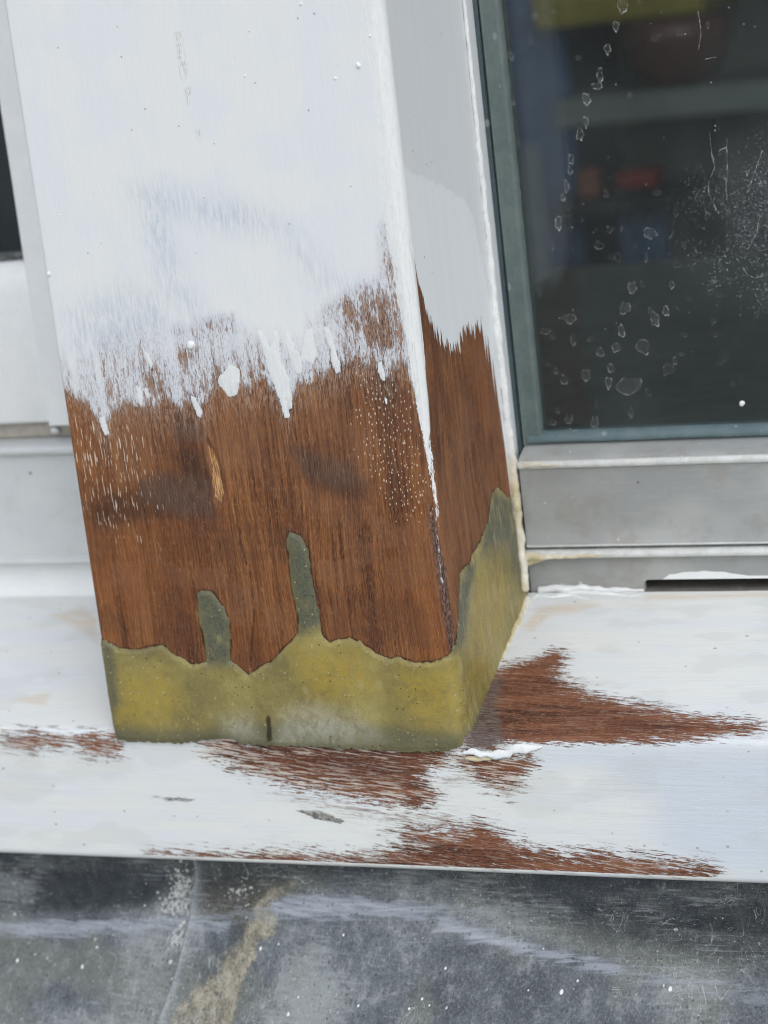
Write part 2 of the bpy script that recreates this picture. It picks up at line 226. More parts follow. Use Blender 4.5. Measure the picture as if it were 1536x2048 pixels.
def prism(name, prof, axis, a0, a1, mat, parent=None, closed=True, smooth=False, seg=1, wob=0.0, caps=True):
    """sweep a profile: axis 'x' takes (Y,Z) points, axis 'z' takes (X,Y) points"""
    prof = np.array(prof, float); n = len(prof)
    ts = np.linspace(a0, a1, seg + 1)
    V = []
    for t in ts:
        for i, (p, q) in enumerate(prof):
            o1 = wob * (vnoise(np.array(t * .11 + i * 7.3), np.array(i * 1.7), 3) - .5)
            o2 = wob * (vnoise(np.array(t * .11 + i * 3.1), np.array(i * 2.7 + 9), 4) - .5)
            V.append((t, p + o1, q + o2) if axis == 'x' else (p + o1, q + o2, t))
    F = []
    for k in range(seg):
        for i in range(n if closed else n - 1):
            j = (i + 1) % n
            a, b, c, d = k * n + i, k * n + j, (k + 1) * n + j, (k + 1) * n + i
            F.append((a, b, c, d))
    if closed and caps:
        F.append(tuple(range(n))[::-1]); F.append(tuple(seg * n + i for i in range(n)))
    o = mesh_obj(name, V, F, mat, parent, smooth)
    import bmesh
    bm = bmesh.new(); bm.from_mesh(o.data); bmesh.ops.recalc_face_normals(bm, faces=bm.faces); bm.to_mesh(o.data); bm.free()
    if smooth: o.data.set_sharp_from_angle(angle=math.radians(50))
    return o

def box(name, x0, x1, y0, y1, z0, z1, mat, parent=None, bev=0.0):
    if bev <= 0:
        V = [(x, y, z) for x in (x0, x1) for y in (y0, y1) for z in (z0, z1)]
        F = [(0, 1, 3, 2), (4, 6, 7, 5), (0, 4, 5, 1), (2, 3, 7, 6), (0, 2, 6, 4), (1, 5, 7, 3)]
        return mesh_obj(name, V, F, mat, parent, False)
    import bmesh
    o = box(name, x0, x1, y0, y1, z0, z1, mat, parent)
    bm = bmesh.new(); bm.from_mesh(o.data)
    bmesh.ops.bevel(bm, geom=bm.edges[:], offset=bev * MM, segments=3, profile=.5, affect='EDGES')
    bm.to_mesh(o.data); bm.free()
    return o

def tube(name, path, rad, mat, parent=None, seg=10, flat=1.0, nseed=1, namp=.5, step=.6):
    """lumpy bead along a path, radius varies with noise"""
    P = np.array(path, float)
    L = np.r_[0, np.cumsum(np.linalg.norm(np.diff(P, axis=0), axis=1))]
    n = max(4, int(L[-1] / step)); t = np.linspace(0, L[-1], n)
    Q = np.stack([np.interp(t, L, P[:, k]) for k in range(3)], 1)
    T = np.gradient(Q, axis=0); T /= np.linalg.norm(T, axis=1)[:, None]
    ref = np.array([0, -1, .3]); ref /= np.linalg.norm(ref)
    N = ref - (T @ ref)[:, None] * T; N /= np.linalg.norm(N, axis=1)[:, None]
    B = np.cross(T, N)
    an = np.linspace(0, 2 * math.pi, seg, endpoint=False)
    r = np.interp(t, np.linspace(0, L[-1], len(np.atleast_1d(rad))), np.atleast_1d(rad))
    V = []
    for i in range(n):
        for a in an:
            nz = fbm(np.array(t[i] * .35 + nseed * 13), np.array(a * .8 + nseed), nseed, 3)
            rr = r[i] * (1 + namp * (nz - .5) * 2)
            if i in (0, n - 1): rr *= .3
            V.append(Q[i] + N[i] * math.cos(a) * rr * flat + B[i] * math.sin(a) * rr)
    F = []
    for i in range(n - 1):
        for j in range(seg):
            k = (j + 1) % seg
            F.append((i * seg + j, i * seg + k, (i + 1) * seg + k, (i + 1) * seg + j))
    F.append(tuple(range(seg))[::-1]); F.append(tuple((n - 1) * seg + j for j in range(seg)))
    return mesh_obj(name, V, F, mat, parent, True)

# ---------------------------------------------------------------- helpers: node materials
def hx(h):
    c = [int(h[i:i + 2], 16) / 255 for i in (0, 2, 4)]
    return tuple(v / 12.92 if v <= .04045 else ((v + .055) / 1.055) ** 2.4 for v in c) + (1.0,)

class G:
    def __init__(s, name):
        s.m = bpy.data.materials.new(name); s.m.use_nodes = True
        s.t = s.m.node_tree; s.t.nodes.clear()
        s.out = s.t.nodes.new('ShaderNodeOutputMaterial'); s.dim = '2D'
    def put(s, sock, v):
        if isinstance(v, bpy.types.NodeSocket): s.t.links.new(v, sock)
        elif v is not None:
            if isinstance(v, float) and sock.type == 'RGBA': v = (v, v, v, 1.0)
            if isinstance(v, tuple) and len(v) == 3 and sock.type == 'RGBA': v = v + (1.0,)
            sock.default_value = v
    def node(s, ty, **kw):
        n = s.t.nodes.new(ty)
        for k, v in kw.items(): setattr(n, k, v)
        return n
    def m_(s, op, a, b=None, c=None, clamp=False):
        n = s.node('ShaderNodeMath', operation=op, use_clamp=clamp)
        s.put(n.inputs[0], a); s.put(n.inputs[1], b)
        if c is not None: s.put(n.inputs[2], c)
        return n.outputs[0]
    def add(s, a, b): return s.m_('ADD', a, b)
    def sub(s, a, b): return s.m_('SUBTRACT', a, b)
    def mul(s, a, b): return s.m_('MULTIPLY', a, b)
    def mad(s, a, b, c): return s.m_('MULTIPLY_ADD', a, b, c)
    def mx(s, a, b): return s.m_('MAXIMUM', a, b)
    def mn(s, a, b): return s.m_('MINIMUM', a, b)
    def inv(s, a): return s.m_('SUBTRACT', 1.0, a)
    def ss(s, x, a, b, o0=0.0, o1=1.0):
        n = s.node('ShaderNodeMapRange', interpolation_type='SMOOTHSTEP')
        for k, v in zip(range(5), (x, a, b, o0, o1)): s.put(n.inputs[k], v)
        return n.outputs[0]
    def attr(s, name):
        return s.node('ShaderNodeAttribute', attribute_name=name)
    def fac(s, name): return s.attr(name).outputs['Fac']
    def vec(s, name): return s.attr(name).outputs['Vector']
    def scale(s, v, xyz):
        n = s.node('ShaderNodeVectorMath', operation='MULTIPLY'); s.put(n.inputs[0], v); s.put(n.inputs[1], tuple(xyz)); return n.outputs[0]
    def vadd(s, v, w):
        n = s.node('ShaderNodeVectorMath', operation='ADD'); s.put(n.inputs[0], v); s.put(n.inputs[1], w); return n.outputs[0]
    def noise(s, v, sc=(1, 1, 1), d=3.0, r=.55, dist=0.0, off=(0, 0, 0), col=False):
        n = s.node('ShaderNodeTexNoise', noise_dimensions=s.dim)
        s.put(n.inputs['Vector'], s.vadd(s.scale(v, sc), tuple(off)))
        n.inputs['Scale'].default_value = 1.0
        n.inputs['Detail'].default_value = d; n.inputs['Roughness'].default_value = r; n.inputs['Distortion'].default_value = dist
        return n.outputs['Color' if col else 'Fac']
    def voro(s, v, sc=(1, 1, 1), feat='F1', rand=1.0, out='Distance'):
        n = s.node('ShaderNodeTexVoronoi', feature=feat, voronoi_dimensions=s.dim); s.put(n.inputs['Vector'], s.scale(v, sc)); n.inputs['Scale'].default_value = 1.0
        n.inputs['Randomness'].default_value = rand
        return n.outputs[out]
    def specks(s, v, sc, rad, prob, off=(0, 0, 0)):
        n = s.node('ShaderNodeTexVoronoi', feature='F1', voronoi_dimensions=s.dim); s.put(n.inputs['Vector'], s.vadd(s.scale(v, sc), tuple(off))); n.inputs['Scale'].default_value = 1.0
        c = s.node('ShaderNodeSeparateColor'); s.put(c.inputs[0], n.outputs['Color'])
        r = s.mad(c.outputs[1], rad * 1.1, rad * .35)
        e = s.ss(n.outputs['Distance'], r, s.mul(r, .55))
        return s.mul(e, s.ss(c.outputs[0], prob, prob - .02))
    def mix(s, f, a, b):
        n = s.node('ShaderNodeMix', data_type='RGBA', clamp_factor=True)
        s.put(n.inputs[0], f); s.put(n.inputs[6], a); s.put(n.inputs[7], b); return n.outputs[2]
    def ramp(s, f, stops):
        n = s.node('ShaderNodeValToRGB'); s.put(n.inputs[0], f)
        e = n.color_ramp.elements
        while len(e) < len(stops): e.new(.5)
        for el, (p, c) in zip(e, stops): el.position = p; el.color = c
        return n.outputs[0]
    def bump(s, h, dist, strength=1.0, nrm=None):
        n = s.node('ShaderNodeBump'); n.inputs['Distance'].default_value = dist; n.inputs['Strength'].default_value = strength
        s.put(n.inputs['Height'], h)
        if nrm is not None: s.put(n.inputs['Normal'], nrm)
        return n.outputs[0]
    def finish(s, col, rough=.5, nrm=None, metal=0.0, spec=.5, coat=0.0, sss=0.0):
        b = s.node('ShaderNodeBsdfPrincipled')
        s.put(b.inputs['Base Color'], col); s.put(b.inputs['Roughness'], rough); s.put(b.inputs['Metallic'], metal)
        s.put(b.inputs['Specular IOR Level'], spec)
        if coat: b.inputs['Coat Weight'].default_value = coat; b.inputs['Coat Roughness'].default_value = .3
        if sss:
            b.inputs['Subsurface Weight'].default_value = sss; b.inputs['Subsurface Radius'].default_value = (1.0, .7, .25); b.inputs['Subsurface Scale'].default_value = .0015
        if nrm is not None: s.put(b.inputs['Normal'], nrm)
        s.t.links.new(b.outputs[0], s.out.inputs['Surface'])
        return s.m
    def obj(s):
        s.dim = '3D'
        return s.scale(s.node('ShaderNodeTexCoord').outputs['Object'], (1000, 1000, 1000))

def wood_col(g, st, along, dark='4a2a19', mid='764829', lite='966339'):
    """reddish hardwood; along = 0 grain runs with st.x, 1 with st.y"""
    def sc(a, b): return (b, a, 1) if along == 0 else (a, b, 1)
    w = g.vec('stw')
    g1 = g.fac('tone')
    g2 = g.noise(w, sc(1.1, .030), 4, .65)
    g3 = g.noise(w, sc(3.4, .22), 1.5, .6, off=(3.1, 9.2, 1))
    g4 = g.noise(w, sc(5.5, .45), 1, .5, off=(31, 19, 4))
    f = g.add(g.mul(g1, .26), g.add(g.mul(g2, .48), g.mul(g3, .26)))
    c = g.ramp(f, [(.38, hx(dark)), (.49, hx(mid)), (.60, hx(lite))])
    pore = g.ss(g3, .54, .66)
    c = g.mix(g.mul(pore, g.ss(g1, .35, .65, .80, .50)), c, hx('2e190e'))
    lt = g.ss(g4, .58, .72)
    c = g.mix(g.mul(lt, .35), c, hx('b88558'))
    return c, pore, g2, g3, g4

# ---------------------------------------------------------------- materials
def mat_post():
    g = G('painted_hardwood'); st = g.vec('st')
    c, pore, g2, g3, g4 = wood_col(g, st, 1)
    s1 = g.noise(st, (1.0, .16, 1), 4, .72, dist=.4)
    s2 = g.noise(st, (.85, .25, 1), 4, .75, dist=.9, off=(4, 4, 4))
    s3 = g.noise(st, (3.2, .6, 1), 2, .6, dist=.8, off=(14, 2, 4))
    c = g.mix(g.mul(g.fac('pale'), .75), c, g.mix(g.ss(g2, .35, .65), hx('6f4a34'), hx('94694a')))
    c = g.mix(g.mul(g.ss(g.fac('tone2'), .42, .62), .28), c, hx('8a5228'))
    c = g.mix(g.mul(g.ss(g.fac('tone3'), .54, .66), .35), c, hx('5c3a2a'))
    c = g.mix(g.mul(g.ss(g.fac('tone3'), .44, .34), .30), c, hx('8a6146'))
    c = g.mix(g.mul(g.fac('dark'), g.ss(g2, .2, .6, .95, .6)), c, hx('432a1d'))
    c = g.mix(g.mul(g.fac('grey'), .85), c, g.mix(g.ss(g3, .4, .62), hx('665045'), hx('533d30')))
    c = g.mix(g.mul(g.ss(s2, .56, .70), .28), c, hx('ad8767'))
    crk = g.noise(st, (.55, .012, 1), 2, .55, off=(11, 2, 5))
    crack = g.mul(g.ss(g.m_('ABSOLUTE', g.sub(crk, .5)), .012, .0), g.ss(g.fac('tone3'), .46, .58))
    crack = g.mx(crack, g.ss(g.add(g.fac('split'), g.mul(g.sub(s3, .5), 2.4)), .35, 1.05))
    c = g.mix(g.mul(crack, .70), c, hx('22120a'))
    tn = g.add(g.fac('tan'), g.mul(g.sub(s1, .5), 3.0))
    tanm = g.ss(tn, -.1, .25)
    c = g.mix(tanm, c, g.mix(g.ss(g3, .4, .6), hx('cfa470'), hx('8f6239')))
    ws = g.fac('wstrip')
    c = g.mix(g.mul(ws, .85), c, g.ramp(s3, [(.38, hx('20140f')), (.5, hx('4d3a33')), (.62, hx('86726b'))]))
    rs = g.add(g.fac('res'), g.mul(g.sub(s1, .5), 1.1))
    c = g.mix(g.mul(g.mul(g.ss(rs, -.7, -.05), g.ss(s2, .35, .58, .35, 1.0)), .8), c, hx('24150d'))
    # paint
    cov = g.fac('cov')
    c = g.mix(g.mul(g.ss(cov, -.29, .10), g.ss(g.add(g.mul(s1, .6), g.mul(g4, .4)), .46, .60, 0, .62)), c, hx('b89e8a'))
    nn = g.add(g.add(g.mul(s1, .46), g.mul(s2, .26)), g.mul(s3, .28))
    nn = g.mad(nn, 3.4, -1.2)
    pm = g.ss(g.sub(cov, nn), -.30, .26)
    pm = g.mul(pm, g.ss(cov, -.02, .10))
    tooth = g.noise(st, (.55, .006, 1), 3, .7, off=(2, 2, 9))
    sd = g.add(g.fac('sidewood'), g.mul(g.sub(tooth, .5), g.fac('toothamp')))
    pm = g.mx(pm, g.mul(g.ss(sd, .30, -.30), g.fac('isside')))
    thin = g.mul(g.ss(cov, 1.35, .75), g.inv(g.fac('isside')))
    wc = g.mix(g.ss(g.fac('tone3'), .35, .65), hx('e6e8e7'), hx('e3e6e8'))
    wc = g.mix(g.mul(thin, g.ss(s1, .3, .7, .45, .95)), wc, hx('d3d5dc'))
    bl = g.mul(g.fac('blue'), g.ss(s1, .34, .66, .15, 1.0))
    wc = g.mix(g.mul(bl, .80), wc, hx('b6c2ce'))
    wc = g.mix(g.fac('sidenew'), wc, hx('edf1f2'))
    wc = g.mix(g.mul(g.mul(g.fac('isside'), g.inv(g.fac('sidenew'))), .75), wc, hx('e1e4e6'))
    wc = g.mix(g.mul(g.mul(g.fac('isside'), g.ss(g.fac('tone4'), .40, .66)), .05), wc, hx('b9bfc4'))
    wc = g.mix(g.mul(g.mul(thin, g.ss(s3, .50, .66)), .50), wc, hx('8d8788'))
    nick = g.specks(st, (.2, .2, 1), .06, .07)
    wc = g.mix(g.mul(nick, .7), wc, hx('8b8d8c'))
    flk = g.mul(g.ss(g.m_('ABSOLUTE', g.sub(s1, .5)), .05, .0), g.fac('nickline'))
    wc = g.mix(g.mul(flk, .5), wc, hx('6b6a67'))
    c = g.mix(pm, c, wc)
    lp = g.noise(st, (2.1, .20, 1), 1, .5, off=(5, 5, 1))
    lpm = g.mul(g.ss(g.add(lp, g.mul(g.fac('pores'), .10)), .77, .80), g.ss(g.fac('pores'), .05, .3))
    dv = g.node('ShaderNodeTexVoronoi', feature='F1', voronoi_dimensions='2D'); g.put(dv.inputs['Vector'], g.scale(st, (.85, .46, 1))); dv.inputs['Scale'].default_value = 1
    dvr = g.node('ShaderNodeSeparateColor'); g.put(dvr.inputs[0], dv.outputs['Color'])
    dpm = g.mul(g.ss(dv.outputs['Distance'], g.mad(dvr.outputs[1], .16, .12), .06), g.ss(g.add(dvr.outputs[0], g.mul(g.fac('dots'), 1.0)), 1.02, 1.10))
    dpm = g.mul(dpm, g.ss(g.fac('dots'), .05, .2))
    pp = g.mx(lpm, dpm)
    c = g.mix(g.mul(pp, .80), c, hx('e2d3bf'))
    sh = g.add(g.fac('shard'), g.add(g.mul(g.sub(s2, .5), 1.5), g.mul(g.sub(s1, .5), .9)))
    shm = g.ss(sh, -.10, .12)
    ring = g.mul(g.ss(sh, -.6, -.15), g.mul(g.ss(g.fac('tone3'), .54, .60), g.ss(s3, .42, .52)))
    c = g.mix(g.mul(g.mul(ring, g.inv(shm)), .75), c, hx('1f150f'))
    arm = g.ss(g.sub(g.fac('arris'), nn), -.06, .10)
    arm = g.mul(arm, g.ss(g.fac('arris'), .02, .08))
    solid = g.mx(shm, arm)
    c = g.mix(solid, c, g.mix(g.ss(g.add(g.mul(s1, .5), g.mul(s3, .5)), .42, .66), hx('eaecea'), hx('e0e2e3')))
    thick = g.mx(g.fac('thick'), solid)
    h = g.mul(g.sub(g.mul(g2, .7), g.mul(pore, .8)), g.mul(g.inv(g.fac('thick')), .55))
    h = g.add(h, g.mul(s1, g.mul(g.ss(g.fac('thick'), 0, 1, .3, .45), g.mad(g.fac('isside'), -.85, 1.0))))
    h = g.add(g.add(h, g.mul(g.mul(s3, g.fac('worn')), .6)), g.mul(g.mx(pm, shm), .8))
    nrm = g.bump(h, .00022, .8)
    ro = g.add(g.mul(g.mx(pm, solid), -.17), g.ss(s1, .3, .7, .58, .74))
    return g.finish(c, ro, nrm, spec=.35)

def mat_resin():
    g = G('yellow_resin_filler'); st = g.vec('st')
    n1 = g.fac('tone')
    n2 = g.noise(st, (.35, .28, 1), 4, .65, dist=.6)
    n3 = g.noise(st, (1.8, 1.2, 1), 3, .65)
    stk = g.noise(st, (.9, .07, 1), 3, .7, off=(8, 3, 1))
    c = g.ramp(g.add(g.mul(n1, .62), g.mul(n2, .38)), [(.30, hx('776d45')), (.5, hx('8d814d')), (.70, hx('a2965d'))])
    c = g.mix(g.mul(g.fac('ryel'), g.ss(n2, .3, .65, .4, .95)), c, hx('a58f40'))
    gy = g.mul(g.fac('rgrey'), g.ss(n2, .30, .55, .65, 1.0))
    c = g.mix(gy, c, g.mix(g.ss(n3, .4, .6), hx('505346'), hx('636553')))
    c = g.mix(g.mul(g.fac('rwhite'), g.ss(n2, .3, .6, .30, .75)), c, hx('b0ae9b'))
    sp1 = g.specks(st, (.7, .6, 1), .17, .14)
    c = g.mix(g.mul(sp1, .55), c, hx('c6bd92'))
    c = g.mix(g.mul(g.specks(st, (.16, .12, 1), .16, .35, off=(3, 3, 0)), .28), c, hx('b5aa7c'))
    c = g.mix(g.mul(g.specks(st, (.45, .45, 1), .11, .22, off=(7, 1, 0)), .8), c, hx('2c2716'))
    c = g.mix(g.mul(g.mul(g.ss(stk, .55, .68), g.fac('isside')), .6), c, hx('b7ab7a'))
    c = g.mix(g.mul(g.mul(g.ss(stk, .46, .34), g.fac('isside')), .32), c, hx('655a30'))
    c = g.mix(g.mul(g.ss(n3, .55, .72), .30), c, hx('58502a'))
    rim = g.ss(g.add(g.fac('res'), g.mul(g.sub(n2, .5), .8)), .45, .0)
    c = g.mix(g.mul(g.mul(rim, g.fac('topedge')), g.ss(n2, .40, .60, .15, .75)), c, hx('2b2512'))
    nt = g.ss(g.add(g.fac('rnotch'), g.mul(g.sub(n3, .5), 1.6)), -.25, .25)
    c = g.mix(g.mul(nt, .9), c, hx('2b2715'))
    h = g.mul(n3, .5)
    h = g.add(h, g.mul(g.mul(stk, g.fac('isside')), 1.2))
    nrm = g.bump(h, .00024, .8)
    return g.finish(c, g.ss(n3, .3, .7, .28, .52), nrm, spec=.55)

def mat_sill():
    g = G('painted_sill'); st = g.vec('st')
    c, pore, g2, g3, g4 = wood_col(g, st, 0, '40221a', '70432e', '8c5c42')
    sr = g.vec('str')
    s1 = g.noise(sr, (.085, 1.05, 1), 4, .68, dist=.35)
    s2 = g.noise(sr, (.24, 2.3, 1), 3, .65, dist=.3, off=(5, 2, 2))
    s3 = g.noise(st, (.5, .7, 1), 3, .75, dist=1.2, off=(1, 5, 3))
    nn = g.add(g.add(g.mul(s1, .40), g.mul(s2, .40)), g.mul(s3, .20))
    w = g.add(g.fac('wood'), g.mul(g.sub(nn, .5), 34.0))
    wm = g.ss(w, -1.6, 1.8)
    thin = g.fac('thin')
    tm = g.ss(g.add(g.mul(thin, .30), nn), .74, .90)
    wm = g.mx(wm, g.mul(tm, .6))
    k = g.noise(sr, (.11, 1.5, 1), 4, .68, dist=.3, off=(9, 9, 1))
    k = g.add(k, g.add(g.mul(g.sub(g.fac('tone2'), .5), .25), g.mad(g.fac('keep'), .10, -.065)))
    keep = g.mul(g.ss(k, .53, .62), g.mul(g.ss(g.fac('wood'), 8.0, 1.5, .35, 1.0), g.fac('keep')))
    c = g.mix(g.mul(g.ss(s3, .5, .7), .35), c, hx('a67c64'))
    brush = g.noise(st, (.03, 1.1, 1), 3, .65, off=(2, 1, 6))
    pc = g.mix(g.ss(g.fac('tone'), .35, .65), hx('e4e6e2'), hx('e0e4e5'))
    pc = g.mix(g.mul(g.fac('new'), .8), pc, hx('cfd8e2'))  # fresh bluish paint, darkened so the front face reads shaded beside the slope
    pc = g.mix(g.mul(g.ss(brush, .50, .70), .20), pc, hx('cfd3d6'))
    pc = g.mix(g.mul(g.fac('cream'), g.ss(s1, .3, .6, .25, .9)), pc, hx('d9cdbb'))
    pc = g.mix(g.mul(g.mul(thin, g.ss(s1, .45, .6)), .30), pc, hx('c2bfb6'))
    pc = g.mix(g.mul(g.ss(g.fac('tone2'), .54, .70), .28), pc, hx('c9cbc8'))
    pc = g.mix(g.mul(g.specks(st, (.12, .16, 1), .06, .16), .6), pc, hx('8a8780'))
    c = g.mix(g.mul(keep, .9), c, hx('dcd2c6'))
    c = g.mix(g.inv(wm), c, pc)
    c = g.mix(g.mul(g.fac('glue'), g.ss(s3, .35, .6, .55, .95)), c, g.mix(g.ss(s2, .4, .6), hx('4b403a'), hx('7a6f69')))
    dirt = g.ss(g.add(g.mul(g.fac('dirt'), 1.1), g.sub(s2, .5)), .45, .75)
    c = g.mix(g.mul(dirt, .85), c, g.mix(g.ss(s3, .45, .55), hx('3b352f'), hx('9a978f')))
    ds = g.mul(g.ss(g.m_('FRACT', g.mul(g.add(g.node_x(st), g.mul(s1, 8.0)), .098)), .62, .70), g.fac('dash'))
    c = g.mix(g.mul(ds, .55), c, hx('85827b'))
    pm = g.mx(g.inv(wm), keep)
    bare = g.ss(g.fac('wood'), -1.0, 3.0)
    h = g.add(g.add(g.mul(s2, g.mad(bare, .9, .25)), g.mul(brush, .3)), g.mul(wm, -1.0))
    nrm = g.bump(h, .00020, .8)
    return g.finish(c, g.add(g.mul(pm, -.22), g.ss(brush, .3, .7, .62, .75)), nrm, spec=.4)
def _nx(s, v):
    n = s.node('ShaderNodeSeparateXYZ'); s.put(n.inputs[0], v); return n.outputs[0]
G.node_x = _nx

def mat_lead():
    g = G('weathered_lead'); st = g.vec('st')
    n1 = g.fac('tone')
    n2 = g.noise(st, (.22, .22, 1), 5, .72)
    n3 = g.noise(st, (1.3, 1.3, 1), 4, .75)
    hs_ = g.noise(st, (.10, .85, 1), 4, .68, dist=.4, off=(3, 3, 3))
    f = g.add(g.mul(n1, .45), g.add(g.mul(n2, .35), g.mul(n3, .2)))
    c = g.ramp(f, [(.36, hx('4c5257')), (.5, hx('6c7276')), (.61, hx('909594'))])
    c = g.mix(g.ss(g.fac('tone2'), .46, .64, 0, .55), c, hx('7c7f74'))
    c = g.mix(g.ss(n2, .54, .70, 0, .45), c, hx('93989a'))
    c = g.mix(g.ss(n3, .52, .66, 0, .28), c, hx('a0a5a8'))
    c = g.mix(g.ss(n3, .46, .34, 0, .30), c, hx('42494f'))
    c = g.mix(g.mul(g.fac('brown'), g.ss(n2, .3, .6, .55, 1)), c, g.mix(g.ss(n3, .4, .6), hx('3d3a35'), hx('6a665c')))
    cn = g.noise(st, (.7, .6, 1), 4, .78, dist=.25, off=(8, 1, 5))
    sm = g.ss(g.add(g.fac('stain'), g.mul(g.sub(n2, .5), 1.8)), .20, .95)
    c = g.mix(g.mul(sm, .85), c, g.ramp(g.add(g.mul(n3, .5), g.mul(n2, .5)), [(.36, hx('625c50')), (.48, hx('928b79')), (.60, hx('b9b19d'))]))
    c = g.mix(g.mul(g.fac('dark'), g.ss(n2, .25, .6, 1.0, .8)), c, g.mix(g.ss(n3, .45, .65), hx('262c32'), hx('3d4349')))  # upstand: patina stain, with the shade under the sill put into the colour
    wv = g.add(g.fac('white'), g.mul(g.sub(hs_, .5), 2.0))
    c = g.mix(g.mul(g.ss(wv, .25, 1.05), .75), c, hx('a9afba'))
    c = g.mix(g.mul(g.ss(wv, .95, 1.3), .7), c, hx('cfd4da'))
    rub = g.add(g.fac('bend'), g.mul(g.sub(hs_, .5), 2.2))
    c = g.mix(g.mul(g.ss(rub, .45, 1.1), .5), c, hx('949ba3'))
    cm = g.ss(g.add(g.mul(g.fac('crumb'), .24), cn), .70, .76)
    c = g.mix(cm, c, hx('c4c6c4'))
    fl = g.ss(g.add(cn, g.mul(n1, .2)), .77, .81)
    c = g.mix(g.mul(fl, .8), c, hx('c3c8c8'))
    chk = g.ss(g.add(g.mul(hs_, .6), g.mul(g.fac('tone'), .5)), .56, .74)
    c = g.mix(g.mul(chk, .45), c, hx('a4a9ab'))
    c = g.mix(g.mul(g.fac('edge'), g.ss(n3, .35, .6, .35, .9)), c, hx('b0b6ba'))  # painted highlight along the free edge at the seam
    scn = g.m_('ABSOLUTE', g.sub(g.noise(st, (.16, .10, 1), 2, .5, dist=1.5, off=(1, 2, 9)), .5))
    scm = g.mul(g.ss(scn, .009, .0), g.ss(g.fac('tone2'), .48, .56))
    c = g.mix(g.mul(scm, .75), c, hx('b6bcbf'))
    c = g.mix(g.mul(g.specks(st, (.6, .6, 1), .22, .25), .5), c, hx('33383a'))
    h = g.add(g.mul(n2, .9), g.mul(n3, .6))
    nrm = g.bump(h, .0005, .8)
    return g.finish(c, g.ss(n3, .3, .7, .45, .7), nrm, metal=.12, spec=.4)

def mat_frame(name, a, b, rough=.42, mott=1.0):
    g = G(name); st = g.obj()
    n1 = g.noise(st, (.03, .03, .05), 2, .6)
    n2 = g.noise(st, (.3, .3, .4), 4, .7)
    c = g.mix(g.ss(n1, .35, .65), hx(a), hx(b))
    c = g.mix(g.mul(g.ss(n2, .52, .72), .28 * mott), c, hx('8f9089'))
    st2 = g.noise(st, (.08, .3, .9), 3, .6, off=(5, 5, 5))
    c = g.mix(g.mul(g.ss(st2, .5, .72), .10), c, hx('c5c6c2'))
    c = g.mix(g.mul(g.specks(st, (.22, .22, .22), .10, .12), .8), c, hx('dfe0da'))
    c = g.mix(g.mul(g.specks(st, (.15, .15, .15), .09, .10, off=(4, 2, 7)), .85), c, hx('4a463f'))
    n5 = g.noise(st, (.12, .12, .12), 3, .6, off=(2, 7, 4))
    c = g.mix(g.mul(g.ss(n5, .5, .68), .35 * mott), c, hx('8d877b'))
    nrm = g.bump(n2, .00012, .7)
    return g.finish(c, g.ss(n2, .3, .7, rough - .08, rough + .12), nrm, spec=.5)

def mat_simple(name, a, b, rough=.5, sc=.3, bumpd=.0001, spec=.4, spots=None):
    g = G(name); st = g.obj()
    n1 = g.noise(st, (sc, sc, sc), 3, .65)
    n2 = g.noise(st, (sc * 6, sc * 6, sc * 6), 2, .6)
    c = g.mix(g.ss(g.add(g.mul(n1, .7), g.mul(n2, .3)), .36, .64), hx(a), hx(b))
    if spots:
        v = g.voro(st, (.16, .16, .10))
        c = g.mix(g.mul(g.ss(v, .16, .09), .7), c, hx(spots))
    return g.finish(c, g.ss(n2, .3, .7, rough - .06, rough + .1), g.bump(g.add(n1, g.mul(n2, .5)), bumpd, .7), spec=spec)

def mat_seal():
    g = G('cream_sealant'); st = g.obj()
    sep = g.node('ShaderNodeSeparateXYZ'); g.put(sep.inputs[0], st)
    n1 = g.noise(st, (.25, .25, .12), 5, .65)
    n2 = g.noise(st, (1.2, 1.2, .6), 4, .65)
    low = g.ss(g.add(sep.outputs[2], g.mul(g.sub(n1, .5), 40)), 78, 58)
    c = g.mix(g.ss(n1, .4, .6), hx('eceeec'), hx('e2e4e4'))
    c = g.mix(g.mul(low, g.ss(n1, .3, .62, .3, 1.0)), c, hx('cdbf97'))
    c = g.mix(g.mul(g.ss(n2, .56, .7), .5), c, hx('a59a80'))
    return g.finish(c, .5, g.bump(g.add(n1, g.mul(n2, .6)), .0004, .9), spec=.4)

